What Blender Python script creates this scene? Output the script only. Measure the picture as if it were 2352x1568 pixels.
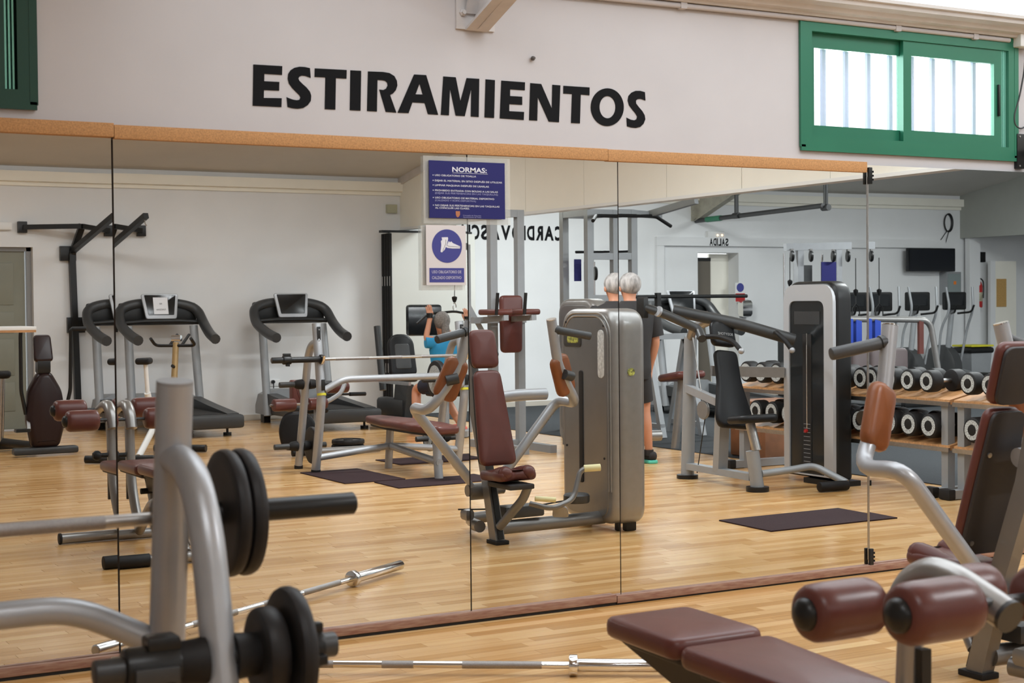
import bpy, bmesh, math, random
import numpy as np
from mathutils import Vector, Matrix
from mathutils.geometry import tessellate_polygon

for _o in list(bpy.data.objects):
    bpy.data.objects.remove(_o)
SC = bpy.context.scene
COL = SC.collection
random.seed(7)
PI = math.pi
V = Vector

# ------------------------------------------------------------------ camera
# x runs along the mirror wall, y = 0 is that wall (the room is at y < 0), z is up
F = 3472.8
PITCH, ROLL, YAW = math.radians(1.4307), math.radians(-.5387), math.radians(28.983)
CAM = V((0, -5.91, 1.40))
FW = V((math.sin(YAW)*math.cos(PITCH), math.cos(YAW)*math.cos(PITCH), -math.sin(PITCH)))
_r0 = V((math.cos(YAW), -math.sin(YAW), 0))
_u0 = _r0.cross(FW)
RT = _r0*math.cos(ROLL) + _u0*math.sin(ROLL)
UP = _u0*math.cos(ROLL) - _r0*math.sin(ROLL)
cd = bpy.data.cameras.new('camera')
cam = bpy.data.objects.new('camera', cd)
COL.objects.link(cam)
cam.matrix_world = Matrix(((RT.x, UP.x, -FW.x, CAM.x), (RT.y, UP.y, -FW.y, CAM.y), (RT.z, UP.z, -FW.z, CAM.z), (0, 0, 0, 1)))
cd.sensor_width = 36
cd.lens = F/2352*36
cd.clip_start = .05
cd.clip_end = 200
cd.dof.use_dof = True
cd.dof.focus_distance = 9.5
cd.dof.aperture_fstop = 6.3
SC.camera = cam

def wall(px, py, y=0.):
    "point of the photograph's pixel on the plane y of the mirror wall"
    d = FW + RT*((px-1176)/F) - UP*((py-784)/F)
    return CAM + d*((y-CAM.y)/d.y)

# ------------------------------------------------------------------ world, light, exposure
w = bpy.data.worlds.new('sky')
SC.world = w
w.use_nodes = True
w.node_tree.nodes['Background'].inputs[0].default_value = (.93, .97, 1, 1)
w.node_tree.nodes['Background'].inputs[1].default_value = 2.2
SC.view_settings.view_transform = 'Standard'
SC.view_settings.look = 'None'
SC.view_settings.gamma = 1
SC.view_settings.use_curve_mapping = False
SC.view_settings.exposure = -0.1
SC.cycles.max_bounces = 10
SC.cycles.glossy_bounces = 6
SC.cycles.diffuse_bounces = 4
SC.cycles.sample_clamp_indirect = 6

def area(name, loc, rot, sx, sy, power, color=(1, 1, 1), spread=180):
    l = bpy.data.lights.new(name, 'AREA')
    l.shape = 'RECTANGLE'
    l.size, l.size_y, l.energy, l.color = sx, sy, power, color
    l.spread = math.radians(spread)
    o = bpy.data.objects.new(name, l)
    COL.objects.link(o)
    o.location, o.rotation_euler = loc, rot
    return o

DAY = (.90, .955, 1.0)
SKY_POWER, WIN_POWER, FILL_POWER = 180, 45, 36
# daylight: roof glazing along the mirror wall, and each window of that wall
area('sky_over_roof_glazing', (8.75, -1.75, 3.62), (math.radians(-8), 0, 0), 15.5, 1.5, SKY_POWER, DAY)
WINDOWS = [(-.28, 1.204), (4.935, 6.415), (8.7, 10.18), (11.6, 13.08), (14.5, 15.98)]
for a_, b_ in WINDOWS:
    area('daylight_at_window', ((a_+b_)/2, .42, 2.5), (math.radians(-68), 0, 0), 1.4, .6, WIN_POWER*(3 if a_ > 8 else 1), DAY)

# ------------------------------------------------------------------ materials
MATS = {}
def mat(name, col, rough=.5, metal=0., var=0., scale=8., bump=0., bscale=60., spec=.5, coat=0., emit=None, estr=0., stretch=None, col2=None, alpha=1., trans=0.):
    if name in MATS:
        return MATS[name]
    m = bpy.data.materials.new(name)
    m.use_nodes = True
    nt = m.node_tree
    b = nt.nodes['Principled BSDF']
    b.inputs['Base Color'].default_value = (*col, 1)
    b.inputs['Roughness'].default_value = rough
    b.inputs['Metallic'].default_value = metal
    b.inputs['Specular IOR Level'].default_value = spec
    b.inputs['Coat Weight'].default_value = coat
    b.inputs['Alpha'].default_value = alpha
    b.inputs['Transmission Weight'].default_value = trans
    if emit:
        b.inputs['Emission Color'].default_value = (*emit, 1)
        b.inputs['Emission Strength'].default_value = estr
    if var or bump:
        tc = nt.nodes.new('ShaderNodeTexCoord')
        mp = nt.nodes.new('ShaderNodeMapping')
        nt.links.new(tc.outputs['Object'], mp.inputs['Vector'])
        if stretch:
            mp.inputs['Scale'].default_value = stretch
        if var:
            nz = nt.nodes.new('ShaderNodeTexNoise')
            nz.inputs['Scale'].default_value = scale
            nz.inputs['Detail'].default_value = 5
            nt.links.new(mp.outputs[0], nz.inputs['Vector'])
            rp = nt.nodes.new('ShaderNodeValToRGB')
            c2 = col2 or tuple(c*(1-var) for c in col)
            rp.color_ramp.elements[0].color = (*c2, 1)
            rp.color_ramp.elements[0].position = .3
            rp.color_ramp.elements[1].color = (*[min(1, c*(1+var*.5)) for c in col], 1)
            rp.color_ramp.elements[1].position = .7
            nt.links.new(nz.outputs[0], rp.inputs[0])
            nt.links.new(rp.outputs[0], b.inputs['Base Color'])
        if bump:
            n2 = nt.nodes.new('ShaderNodeTexNoise')
            n2.inputs['Scale'].default_value = bscale
            n2.inputs['Detail'].default_value = 3
            nt.links.new(mp.outputs[0], n2.inputs['Vector'])
            bp = nt.nodes.new('ShaderNodeBump')
            bp.inputs['Strength'].default_value = bump
            bp.inputs['Distance'].default_value = .002
            nt.links.new(n2.outputs[0], bp.inputs['Height'])
            nt.links.new(bp.outputs[0], b.inputs['Normal'])
    MATS[name] = m
    return m

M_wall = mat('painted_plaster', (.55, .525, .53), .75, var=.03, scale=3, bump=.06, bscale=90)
M_wall2 = mat('white_paint', (.74, .745, .75), .7, var=.03, scale=2.5, bump=.05, bscale=70)
M_cream = mat('cream_panel', (.84, .81, .72), .6, var=.02, scale=4)
M_head2 = mat('grey_green_panel', (.36, .37, .34), .7, var=.04, scale=4)
M_ceil = mat('grey_roof_panel', (.60, .575, .53), .8, var=.05, scale=2)
M_corn = mat('cornice_paint', (.60, .56, .53), .6, var=.08, scale=5, bump=.15, bscale=25)
M_beam = mat('cream_steel', (.60, .565, .55), .6, var=.12, scale=9)
M_cork = mat('cork_strip', (.52, .27, .11), .85, var=.25, scale=160, bump=.3, bscale=200)
M_bbwood = mat('reddish_skirting_wood', (.31, .19, .13), .55, var=.35, scale=14, stretch=(1, 8, 8), col2=(.22, .09, .06))
M_dark = mat('dark_gap', (.015, .013, .012), .8)
M_backing = mat('mirror_backing', (.06, .05, .045), .8)
M_silver = mat('silver_paint', (.30, .29, .28), .34, .6, var=.05, scale=20, coat=.3)
M_silver_d = mat('pewter_paint', (.20, .195, .19), .34, .55, var=.08, scale=6, coat=.3)
M_silver_l = mat('pale_silver_paint', (.38, .388, .405), .38, .42, var=.06, scale=15)
M_rackgrey = mat('grey_powder_coat', (.29, .30, .31), .45, .2, var=.05, scale=10)
M_chrome = mat('chrome', (.75, .75, .76), .12, 1.)
M_steel = mat('brushed_steel', (.50, .49, .48), .3, 1., var=.1, scale=40)
M_knurl = mat('knurled_steel', (.36, .34, .33), .5, .9, var=.2, scale=300, bump=.5, bscale=600)
M_vinyl = mat('maroon_vinyl', (.115, .035, .028), .36, var=.14, scale=6, bump=.1, bscale=180, spec=.4)
M_vinyl_o = mat('tan_vinyl', (.24, .075, .022), .38, var=.2, scale=7, bump=.1, bscale=150)
M_vinyl_k = mat('black_vinyl', (.009, .009, .010), .42, bump=.08, bscale=150, spec=.25)
M_back = mat('dark_backing_board', (.022, .019, .019), .55, var=.1)
M_rubber = mat('black_rubber', (.012, .011, .011), .6, var=.15, scale=20, spec=.3)
M_rubber2 = mat('worn_black_rubber', (.018, .0165, .017), .5, var=.35, scale=18, spec=.3)
M_plastic = mat('black_plastic', (.010, .010, .010), .38, spec=.35)
M_plastic_g = mat('charcoal_plastic', (.035, .036, .037), .42, var=.1)
M_plate_in = mat('dusty_plate_hub', (.10, .088, .082), .6, .1, var=.4, scale=25)
M_white = mat('white_plastic', (.75, .75, .74), .4)
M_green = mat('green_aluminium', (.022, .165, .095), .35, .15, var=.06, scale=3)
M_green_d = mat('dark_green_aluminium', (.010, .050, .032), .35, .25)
M_glass = mat('window_glass', (.95, .98, 1), .02, alpha=.12)
M_bars = mat('window_bars', (.20, .245, .34), .5)
M_black_vinyl_letter = mat('black_letter_vinyl', (.006, .006, .007), .6, spec=.12)
M_blue = mat('sign_blue', (.018, .018, .125), .55, spec=.25)
M_blue2 = mat('sign_mid_blue', (.062, .066, .27), .55, spec=.25)
M_signwhite = mat('sign_white', (.68, .64, .64), .5)
M_signtext = mat('sign_text_white', (.75, .75, .80), .5)
M_signtext2 = mat('sign_text_grey', (.30, .30, .50), .5)
M_sleeve = mat('clear_sleeve', (.72, .72, .68), .25, alpha=.22)
M_mat = mat('maroon_rubber_mat', (.042, .024, .026), .9, var=.3, scale=150, bump=.6, bscale=300, spec=.15)
M_rubfloor = mat('grey_rubber_floor', (.050, .054, .058), .9, var=.2, scale=120, spec=.08)
M_screen = mat('dark_screen', (.006, .007, .008), .18)
M_yellow = mat('yellow_sticker', (.55, .50, .03), .5)
M_cream_grip = mat('cream_grip', (.72, .66, .36), .5)
M_wood = mat('tan_wood', (.50, .25, .10), .5, var=.3, scale=10, stretch=(1, 6, 6))
M_ply = mat('brown_plywood', (.24, .10, .045), .55, var=.25, scale=8)
M_skin = mat('skin', (.58, .26, .15), .5, var=.06)
M_hair = mat('grey_hair', (.42, .395, .38), .75, var=.55, scale=28, stretch=(1, 1, .35))
M_shirt = mat('black_shirt', (.022, .019, .019), .8, var=.1)
M_shirt_b = mat('blue_shirt', (.02, .26, .50), .8, var=.1)
M_door = mat('olive_door_paint', (.22, .22, .17), .55, var=.04)
M_doorframe = mat('grey_door_frame', (.25, .25, .25), .45)
M_red = mat('red_paint', (.42, .02, .02), .35)
M_bluec = mat('blue_cloth', (.012, .045, .32), .8)
M_shoe_red = mat('coral_shoe', (.70, .13, .09), .6)
M_teal = mat('teal_sole', (.10, .55, .42), .5)
M_led = mat('warm_indicator', (1, .6, .3), .4, emit=(1, .55, .25), estr=6)
M_tube = mat('added_lamp_tube', (1, 1, 1), .4, emit=(1, .96, .9), estr=9)
M_orange = mat('orange_tag', (.75, .2, .02), .5)
M_grip = mat('ribbed_grip', (.05, .052, .055), .5, bump=.5, bscale=80)

def mirror_mat():
    m = bpy.data.materials.new('mirror_silvering')
    m.use_nodes = True
    b = m.node_tree.nodes['Principled BSDF']
    b.inputs['Base Color'].default_value = (.885, .90, .89, 1)
    b.inputs['Metallic'].default_value = 1
    b.inputs['Roughness'].default_value = 0
    return m
M_mirror = mirror_mat()

def plank_mat():
    m = bpy.data.materials.new('beech_strip_floor')
    m.use_nodes = True
    nt = m.node_tree
    b = nt.nodes['Principled BSDF']
    N = nt.nodes.new
    at = N('ShaderNodeAttribute'); at.attribute_name = 'rnd'
    oi = N('ShaderNodeObjectInfo')
    ad = N('ShaderNodeMath'); ad.operation = 'ADD'
    fr = N('ShaderNodeMath'); fr.operation = 'FRACT'
    nt.links.new(at.outputs['Fac'], ad.inputs[0]); nt.links.new(oi.outputs['Random'], ad.inputs[1]); nt.links.new(ad.outputs[0], fr.inputs[0])
    rp = N('ShaderNodeValToRGB')
    for i, (p, c) in enumerate(((0, (.50, .26, .085)), (.35, (.60, .345, .135)), (.7, (.66, .40, .175)), (1, (.72, .46, .215)))):
        e = rp.color_ramp.elements[i] if i < 2 else rp.color_ramp.elements.new(p)
        e.position = p; e.color = (*c, 1)
    nt.links.new(fr.outputs[0], rp.inputs[0])
    ge = N('ShaderNodeNewGeometry')
    mp = N('ShaderNodeMapping'); mp.inputs['Scale'].default_value = (.7, 40, 1)
    nt.links.new(ge.outputs['Position'], mp.inputs['Vector'])
    nz = N('ShaderNodeTexNoise'); nz.inputs['Scale'].default_value = 1.6; nz.inputs['Detail'].default_value = 6
    nt.links.new(mp.outputs[0], nz.inputs['Vector'])
    mx = N('ShaderNodeMix'); mx.data_type = 'RGBA'; mx.blend_type = 'OVERLAY'; mx.inputs['Factor'].default_value = .38
    nt.links.new(rp.outputs[0], mx.inputs['A']); nt.links.new(nz.outputs[0], mx.inputs['B'])
    nt.links.new(mx.outputs['Result'], b.inputs['Base Color'])
    n3 = N('ShaderNodeTexNoise'); n3.inputs['Scale'].default_value = 7; n3.inputs['Detail'].default_value = 4
    nt.links.new(ge.outputs['Position'], n3.inputs['Vector'])
    mr = N('ShaderNodeMapRange'); mr.inputs['To Min'].default_value = .14; mr.inputs['To Max'].default_value = .30
    nt.links.new(n3.outputs[0], mr.inputs['Value']); nt.links.new(mr.outputs[0], b.inputs['Roughness'])
    return m
M_plank = plank_mat()

# ------------------------------------------------------------------ mesh kit
def ortho(d):
    d = V(d).normalized()
    a = V((0, 0, 1)) if abs(d.z) < .9 else V((1, 0, 0))
    x = a.cross(d).normalized()
    return x, d.cross(x)

def fillet(pts, r, n=5):
    pts = [V(p) for p in pts]
    if r <= 0 or len(pts) < 3:
        return pts
    out = [pts[0]]
    for i in range(1, len(pts)-1):
        a, b, c = pts[i-1], pts[i], pts[i+1]
        u, v = (a-b), (c-b)
        k = min(r, u.length*.48, v.length*.48)
        p, q = b+u.normalized()*k, b+v.normalized()*k
        for j in range(n+1):
            t = j/n
            out.append(p*(1-t)**2 + b*2*t*(1-t) + q*t*t)
    out.append(pts[-1])
    return out

def roundpoly(pts, r, n=4):
    pts = [V((p[0], p[1], 0)) for p in pts]
    m = len(pts)
    out = []
    for i in range(m):
        a, b, c = pts[i-1], pts[i], pts[(i+1) % m]
        u, v = a-b, c-b
        rr = r[i] if isinstance(r, (list, tuple)) else r
        k = min(rr, u.length*.49, v.length*.49)
        p, q = b+u.normalized()*k, b+v.normalized()*k
        for j in range(n+1):
            t = j/n
            s = p*(1-t)**2 + b*2*t*(1-t) + q*t*t
            out.append((s.x, s.y))
    return out

def rrect(w_, h_, r, cx=0, cy=0, n=4):
    return roundpoly([(cx-w_/2, cy-h_/2), (cx+w_/2, cy-h_/2), (cx+w_/2, cy+h_/2), (cx-w_/2, cy+h_/2)], r, n)

def frame(o, z, x=None):
    "matrix with origin o, local z along z and local x near x"
    z = V(z).normalized()
    if x is None:
        x, y = ortho(z)
    else:
        x = V(x)
        x = (x - z*x.dot(z)).normalized()
        y = z.cross(x)
    return Matrix(((x.x, y.x, z.x, o[0]), (x.y, y.y, z.y, o[1]), (x.z, y.z, z.z, o[2]), (0, 0, 0, 1)))

class G:
    def __init__(s):
        s.v, s.f = [], []
    def add(s, vs, fs):
        k = len(s.v)
        s.v += [tuple(v) for v in vs]
        s.f += [tuple(i+k for i in f) for f in fs]
        return s
    def box(s, c, size, M=None, b=0.):
        x, y, z = size[0]/2, size[1]/2, size[2]/2
        if b > 0:
            return s.pad([(-x, -y), (x, -y), (x, y), (-x, y)], size[2], b, (M or Matrix()) @ Matrix.Translation(V(c)-V((0, 0, z))), seg=2)
        vs = [V((i*x, j*y, k*z))+V(c) for k in (-1, 1) for j in (-1, 1) for i in (-1, 1)]
        if M:
            vs = [M @ v for v in vs]
        return s.add(vs, [(0, 2, 3, 1), (4, 5, 7, 6), (0, 1, 5, 4), (2, 6, 7, 3), (0, 4, 6, 2), (1, 3, 7, 5)])
    def bar(s, a, b, w_, h_, upv=(0, 0, 1)):
        "rectangular bar from a to b"
        a, b = V(a), V(b)
        M = frame(a, b-a, V(upv).cross(b-a) if V(upv).cross(b-a).length > 1e-6 else V((1, 0, 0)))
        return s.box((0, 0, (b-a).length/2), (w_, h_, (b-a).length), M)
    def tube(s, pts, r, n=12, fil=0., caps=True, flat=1.):
        pts = fillet(pts, fil)
        m = len(pts)
        tang = []
        for i in range(m):
            t = (pts[min(i+1, m-1)]-pts[max(i-1, 0)])
            tang.append(t.normalized() if t.length > 1e-9 else V((0, 0, 1)))
        x, y = ortho(tang[0])
        vs, fs = [], []
        for i in range(m):
            if i:
                x = (x - tang[i]*x.dot(tang[i])).normalized()
                y = tang[i].cross(x)
            rr = r[min(i, len(r)-1)] if isinstance(r, (list, tuple)) else r
            for k in range(n):
                a = 2*PI*k/n
                vs.append(pts[i] + x*math.cos(a)*rr + y*math.sin(a)*rr*flat)
        for i in range(m-1):
            for k in range(n):
                fs.append((i*n+k, i*n+(k+1) % n, (i+1)*n+(k+1) % n, (i+1)*n+k))
        if caps:
            fs.append(tuple(range(n))[::-1])
            fs.append(tuple((m-1)*n+k for k in range(n)))
        return s.add(vs, fs)
    def lathe(s, prof, M, n=20):
        "profile of (radius, height) pairs round the local z axis"
        vs, fs = [], []
        for r, h in prof:
            for k in range(n):
                a = 2*PI*k/n
                vs.append(M @ V((r*math.cos(a), r*math.sin(a), h)))
        m = len(prof)
        for i in range(m-1):
            for k in range(n):
                fs.append((i*n+k, i*n+(k+1) % n, (i+1)*n+(k+1) % n, (i+1)*n+k))
        if prof[0][0] > 1e-6:
            fs.append(tuple(range(n))[::-1])
        if prof[-1][0] > 1e-6:
            fs.append(tuple((m-1)*n+k for k in range(n)))
        return s.add(vs, fs)
    def cyl(s, a, b, r, n=16, bev=0.):
        a, b = V(a), V(b)
        L = (b-a).length
        M = frame(a, b-a)
        pr = [(r, 0), (r, L)] if bev <= 0 else [(r-bev, 0), (r-bev*.3, bev*.3), (r, bev), (r, L-bev), (r-bev*.3, L-bev*.3), (r-bev, L)]
        return s.lathe(pr, M, n)
    def pad(s, outline, t, b, M, seg=3, puff=0.):
        "cushion: outline in local xy, thickness t along local z, rounded rim b"
        pts = [V((p[0], p[1])) for p in outline]
        m = len(pts)
        ar = sum(pts[i].x*pts[(i+1) % m].y - pts[(i+1) % m].x*pts[i].y for i in range(m))
        if ar < 0:
            pts = pts[::-1]
        nr = []
        for i in range(m):
            j = i
            d1 = (pts[i]-pts[i-1]); d2 = (pts[(i+1) % m]-pts[i])
            if d1.length < 1e-7: d1 = d2
            if d2.length < 1e-7: d2 = d1
            d1 = d1.normalized(); d2 = d2.normalized()
            n1, n2 = V((d1.y, -d1.x)), V((d2.y, -d2.x))
            q = (n1+n2)
            q = q.normalized() if q.length > 1e-6 else n1
            nr.append(q/max(.5, q.dot(n1)))
        b = min(b, t*.5)
        rings = []
        for k in range(seg+1):
            a = PI/2*k/seg
            rings.append((b*(1-math.sin(a)), b*(1-math.cos(a))))
        rings = rings + [(i_, t-z_) for i_, z_ in rings[::-1]]
        vs, fs = [], []
        for ins, z in rings:
            for p, q in zip(pts, nr):
                c = p - q*ins
                vs.append(M @ V((c.x, c.y, z)))
        R = len(rings)
        for i in range(R-1):
            for k in range(m):
                fs.append((i*m+k, i*m+(k+1) % m, (i+1)*m+(k+1) % m, (i+1)*m+k))
        if puff:
            cen = sum((p for p in pts), V((0, 0)))/m
            base = (R-1)*m
            prev = base
            for f_ in (.66, .33):
                st = len(vs)
                for p, q in zip(pts, nr):
                    c = cen + (p-q*b-cen)*f_
                    vs.append(M @ V((c.x, c.y, t+puff*(1-f_*f_))))
                for k in range(m):
                    fs.append((prev+k, prev+(k+1) % m, st+(k+1) % m, st+k))
                prev = st
            fs.append(tuple(prev+k for k in range(m)))
        else:
            fs.append(tuple((R-1)*m+k for k in range(m)))
        fs.append(tuple(range(m))[::-1])
        return s.add(vs, fs)
    def prism(s, polys, t, M):
        "flat shape with holes: polys[0] is the outline; thickness t along local z"
        loops = [[V((p[0], p[1], 0)) for p in q] for q in polys]
        tri = tessellate_polygon(loops)
        flat = [p for q in loops for p in q]
        n = len(flat)
        vs = [M @ p for p in flat] + [M @ (p+V((0, 0, t))) for p in flat]
        fs = []
        for a, b, c in tri:
            nrm = (flat[b]-flat[a]).cross(flat[c]-flat[a]).z
            if nrm < 0:
                b, c = c, b
            fs.append((a+n, b+n, c+n)); fs.append((a, c, b))
        k = 0
        for q in loops:
            m = len(q)
            ar = sum(q[i].x*q[(i+1) % m].y - q[(i+1) % m].x*q[i].y for i in range(m))
            for i in range(m):
                i0, i1 = k+i, k+(i+1) % m
                fs.append((i0, i1, i1+n, i0+n) if ar > 0 else (i1, i0, i0+n, i1+n))
            k += m
        return s.add(vs, fs)
    def sphere(s, c, r, n=12, sz=(1, 1, 1), M=None):
        vs, fs = [], []
        m = n//2+1
        for i in range(m):
            a = PI*i/(m-1)
            for k in range(n):
                p = 2*PI*k/n
                q = V((math.sin(a)*math.cos(p)*r*sz[0], math.sin(a)*math.sin(p)*r*sz[1], math.cos(a)*r*sz[2]))
                vs.append((M @ q if M else q) + V(c))
        for i in range(m-1):
            for k in range(n):
                fs.append((i*n+k, (i+1)*n+k, (i+1)*n+(k+1) % n, i*n+(k+1) % n))
        return s.add(vs, fs)
    def loft(s, rings, cap=True):
        "rings: lists of equally many points"
        n = len(rings[0])
        vs = [p for r_ in rings for p in r_]
        fs = []
        for i in range(len(rings)-1):
            for k in range(n):
                fs.append((i*n+k, i*n+(k+1) % n, (i+1)*n+(k+1) % n, (i+1)*n+k))
        if cap:
            fs.append(tuple(range(n))[::-1]); fs.append(tuple((len(rings)-1)*n+k for k in range(n)))
        return s.add(vs, fs)
    def mesh(s, name, m, off=None, ang=38, smooth=True):
        me = bpy.data.meshes.new(name)
        vs = s.v if off is None else [tuple(V(v)-V(off)) for v in s.v]
        me.from_pydata(vs, [], s.f)
        for mm in (m if isinstance(m, (list, tuple)) else [m]):
            me.materials.append(mm)
        bm = bmesh.new(); bm.from_mesh(me)
        bmesh.ops.remove_doubles(bm, verts=bm.verts, dist=1e-6)
        bmesh.ops.recalc_face_normals(bm, faces=bm.faces)
        bm.to_mesh(me); bm.free()
        if smooth:
            me.shade_smooth()
            me.set_sharp_from_angle(angle=math.radians(ang))
        return me
    def obj(s, name, m, parent=None, off=None, ang=38, smooth=True, label=None):
        o = bpy.data.objects.new(name, s.mesh(name, m, off, ang, smooth))
        COL.objects.link(o)
        if parent is not None:
            o.parent = parent
        if label:
            o['label'] = label
        return o

class Thing:
    "an Empty at a thing's base that parents its parts; parts are given in world coordinates minus `at`"
    def __init__(s, name, label, cat, at=(0, 0, 0), group=None, rot=0.):
        o = bpy.data.objects.new(name, None)
        COL.objects.link(o)
        o.empty_display_size = .1
        o.location = at
        o.rotation_euler = (0, 0, rot)
        tag(o, label, cat, group)
        s.o, s.at = o, V(at)
    def part(s, name, g, m, parent=None, local=True, label=None, ang=38):
        return g.obj(name, m, parent if parent is not None else s.o, None if local else s.at, ang, label=label)

def tag(o, label, cat, group=None):
    o['label'] = label
    o['category'] = cat
    if group:
        o['group'] = group
    return o

def struct(name, g, m, parent=None, ang=30):
    o = g.obj(name, m, parent, ang=ang)
    if parent is None:
        o['kind'] = 'structure'
    return o

def single(name, g, m, label, cat, at=(0, 0, 0), group=None, ang=38):
    "a thing that is one mesh, with its origin at `at`; geometry in world coordinates"
    o = g.obj(name, m, None, at, ang)
    o.location = at
    return tag(o, label, cat, group)

def copy_tree(o, parent=None):
    c = o.copy()
    COL.objects.link(c)
    c.parent = parent
    for ch in [k for k in bpy.data.objects if k.parent == o]:
        copy_tree(ch, c)
    return c

def text(body, M, h, w_=None, t=.0015, bold=.0, spacing=1.):
    "lettering as a G: cap height h (and total width w_) in the local xy plane of M, reading along local x"
    cu = bpy.data.curves.new('t', 'FONT')
    cu.body = body
    cu.size = 1
    cu.offset = bold
    cu.space_character = spacing
    cu.resolution_u = 3
    o = bpy.data.objects.new('t', cu)
    COL.objects.link(o)
    dg = bpy.context.evaluated_depsgraph_get()
    me = bpy.data.meshes.new_from_object(o.evaluated_get(dg))
    vs = [v.co.copy() for v in me.vertices]
    fs = [tuple(p.vertices) for p in me.polygons]
    bpy.data.objects.remove(o); bpy.data.meshes.remove(me)
    if not vs:
        return G()
    x0, x1 = min(v.x for v in vs), max(v.x for v in vs)
    s = h/.729
    sx = s if w_ is None else w_/(x1-x0)
    g = G()
    return g.add([M @ V(((v.x-x0)*sx, v.y*s, t)) for v in vs], fs)
# ------------------------------------------------------------------ the room
X0, X1, YB = -3.0, 20.0, -11.9
# floor slab with beech strips laid along x; the strips seen directly are single planks
g = G().box(((X0+X1)/2, YB/2-.1, -.055), (X1-X0, -YB+.6, .1))
floor = struct('floor', g, mat('floor_joint', (.13, .065, .025), .6))
PW, PL = .07, .6
def plank_geo(x0, x1, y0, y1):
    e = .0007
    return [(x0+e, y0+e, -.006), (x1-e, y0+e, -.006), (x1-e, y1-e, -.006), (x0+e, y1-e, -.006), (x0+e, y0+e, 0), (x1-e, y0+e, 0), (x1-e, y1-e, 0), (x0+e, y1-e, 0)]
PF = [(4, 5, 6, 7), (0, 1, 5, 4), (1, 2, 6, 5), (2, 3, 7, 6), (3, 0, 4, 7)]
pg = G().add(plank_geo(-PL/2, PL/2, -PW/2, PW/2), PF)
pm = pg.mesh('plank', M_plank, smooth=False)
sv, sf, sr = [], [], []
rng = random.Random(3)
FX1 = 8.25
for j in range(int(-YB/PW)):
    yc = -PW*(j+.5)
    x = -1.6 - rng.random()*PL
    while x < FX1:
        xa, xb = x, min(x+PL, FX1)
        xm = (xa+xb)/2
        if yc > -2.1 and xa > .98 and xa < 6.3 and xb-xa > PL-.01:
            o = bpy.data.objects.new('plank', pm)
            COL.objects.link(o)
            o.parent = floor
            o.location = (xm, yc, 0)
        elif xb-xa > .03:
            k = len(sv)
            sv += plank_geo(xa, xb, yc-PW/2, yc+PW/2)
            sf += [tuple(i+k for i in f) for f in PF]
            sr += [rng.random()]*5
        x += PL
me = bpy.data.meshes.new('far_planks')
me.from_pydata(sv, [], sf)
me.materials.append(M_plank)
at_ = me.attributes.new('rnd', 'FLOAT', 'FACE')
at_.data.foreach_set('value', sr)
o = bpy.data.objects.new('far_planks', me)
COL.objects.link(o); o.parent = floor; o['kind'] = 'stuff'
G().box(((FX1+X1)/2, YB/2, 0), (X1-FX1, -YB, .012)).obj('rubber_flooring', M_rubfloor, floor)

# mirror wall with its window openings
WZ0, WZ1, ZT, ZM = 2.168, 2.80, 3.05, 2.93
g = G()
g.box(((X0+X1)/2, .125, WZ0/2), (X1-X0, .25, WZ0))
g.box(((X0+X1)/2, .125, (WZ1+ZM)/2), (X1-X0, .25, ZM-WZ1))
xs = [X0]+[v for ab in WINDOWS for v in ab]+[X1]
for i in range(0, len(xs), 2):
    g.box(((xs[i]+xs[i+1])/2, .125, (WZ0+WZ1)/2), (xs[i+1]-xs[i], .25, WZ1-WZ0))
struct('wall_mirror', g, M_wall)

# back wall with the olive door's recess and the exit doorway
g = G()
holes = [(3.02, 3.97, 2.10), (12.82, 13.55, 2.11)]
xs = [X0, 3.02, 3.97, 12.82, 13.55, X1]
for i in range(0, 6, 2):
    g.box(((xs[i]+xs[i+1])/2, YB-.15, ZT/2), (xs[i+1]-xs[i], .3, ZT))
for a, b, z in holes:
    g.box(((a+b)/2, YB-.15, (z+ZT)/2), (b-a, .3, ZT-z))
wb = struct('wall_back', g, M_wall2)
for (zz, t_, d_) in ((2.83, .10, .05),):
    pass
struct('wall_left', G().box((X0-.1, YB/2, 1.6), (.2, -YB+.5, 3.2)), M_wall2)
struct('wall_right', G().box((X1+.1, YB/2, 1.6), (.2, -YB+.5, 3.2)), M_wall2)
# lintel band and pilaster round the exit doorway
g = G().box(((12.08+17.0)/2, YB+.03, 2.265), (17.0-12.08, .06, .125)).box((12.14, YB+.03, 1.1), (.12, .06, 2.2))
struct('trim_1', g, M_wall2)
# baseboard of the back wall, split at the doorways
for k_, (a, b) in enumerate(((X0, 3.02), (3.97, 8.0), (8.3, 12.82), (13.55, X1))):
    struct('baseboard_back', G().box(((a+b)/2, YB+.008, .035), (b-a, .016, .07)), mat('cream_skirting', (.52, .47, .40), .6))

# ceiling: two roof slopes, glazed strip along the mirror wall
def roof_z(y):
    return 3.0 + .17*min(-y, -YB+y if False else 11.9+y)
g = G()
for (ya, yb) in ((-2.6, -5.95), (-5.95, YB-.15)):
    za, zb = roof_z(ya), roof_z(max(yb, YB))
    g.add([(X0, ya, za), (X1, ya, za), (X1, yb, zb), (X0, yb, zb), (X0, ya, za+.12), (X1, ya, za+.12), (X1, yb, zb+.12), (X0, yb, zb+.12)],
          [(0, 1, 2, 3), (4, 7, 6, 5), (0, 4, 5, 1), (1, 5, 6, 2), (2, 6, 7, 3), (3, 7, 4, 0)])
g.add([(X0, -.05, 2.95), (1.6, -.05, 2.95), (1.6, -2.6, roof_z(-2.6)), (X0, -2.6, roof_z(-2.6)), (X0, -.05, 3.07), (1.6, -.05, 3.07), (1.6, -2.6, roof_z(-2.6)+.12), (X0, -2.6, roof_z(-2.6)+.12)],
      [(0, 1, 2, 3), (4, 7, 6, 5), (0, 4, 5, 1), (1, 5, 6, 2), (2, 6, 7, 3), (3, 7, 4, 0)])
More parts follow.
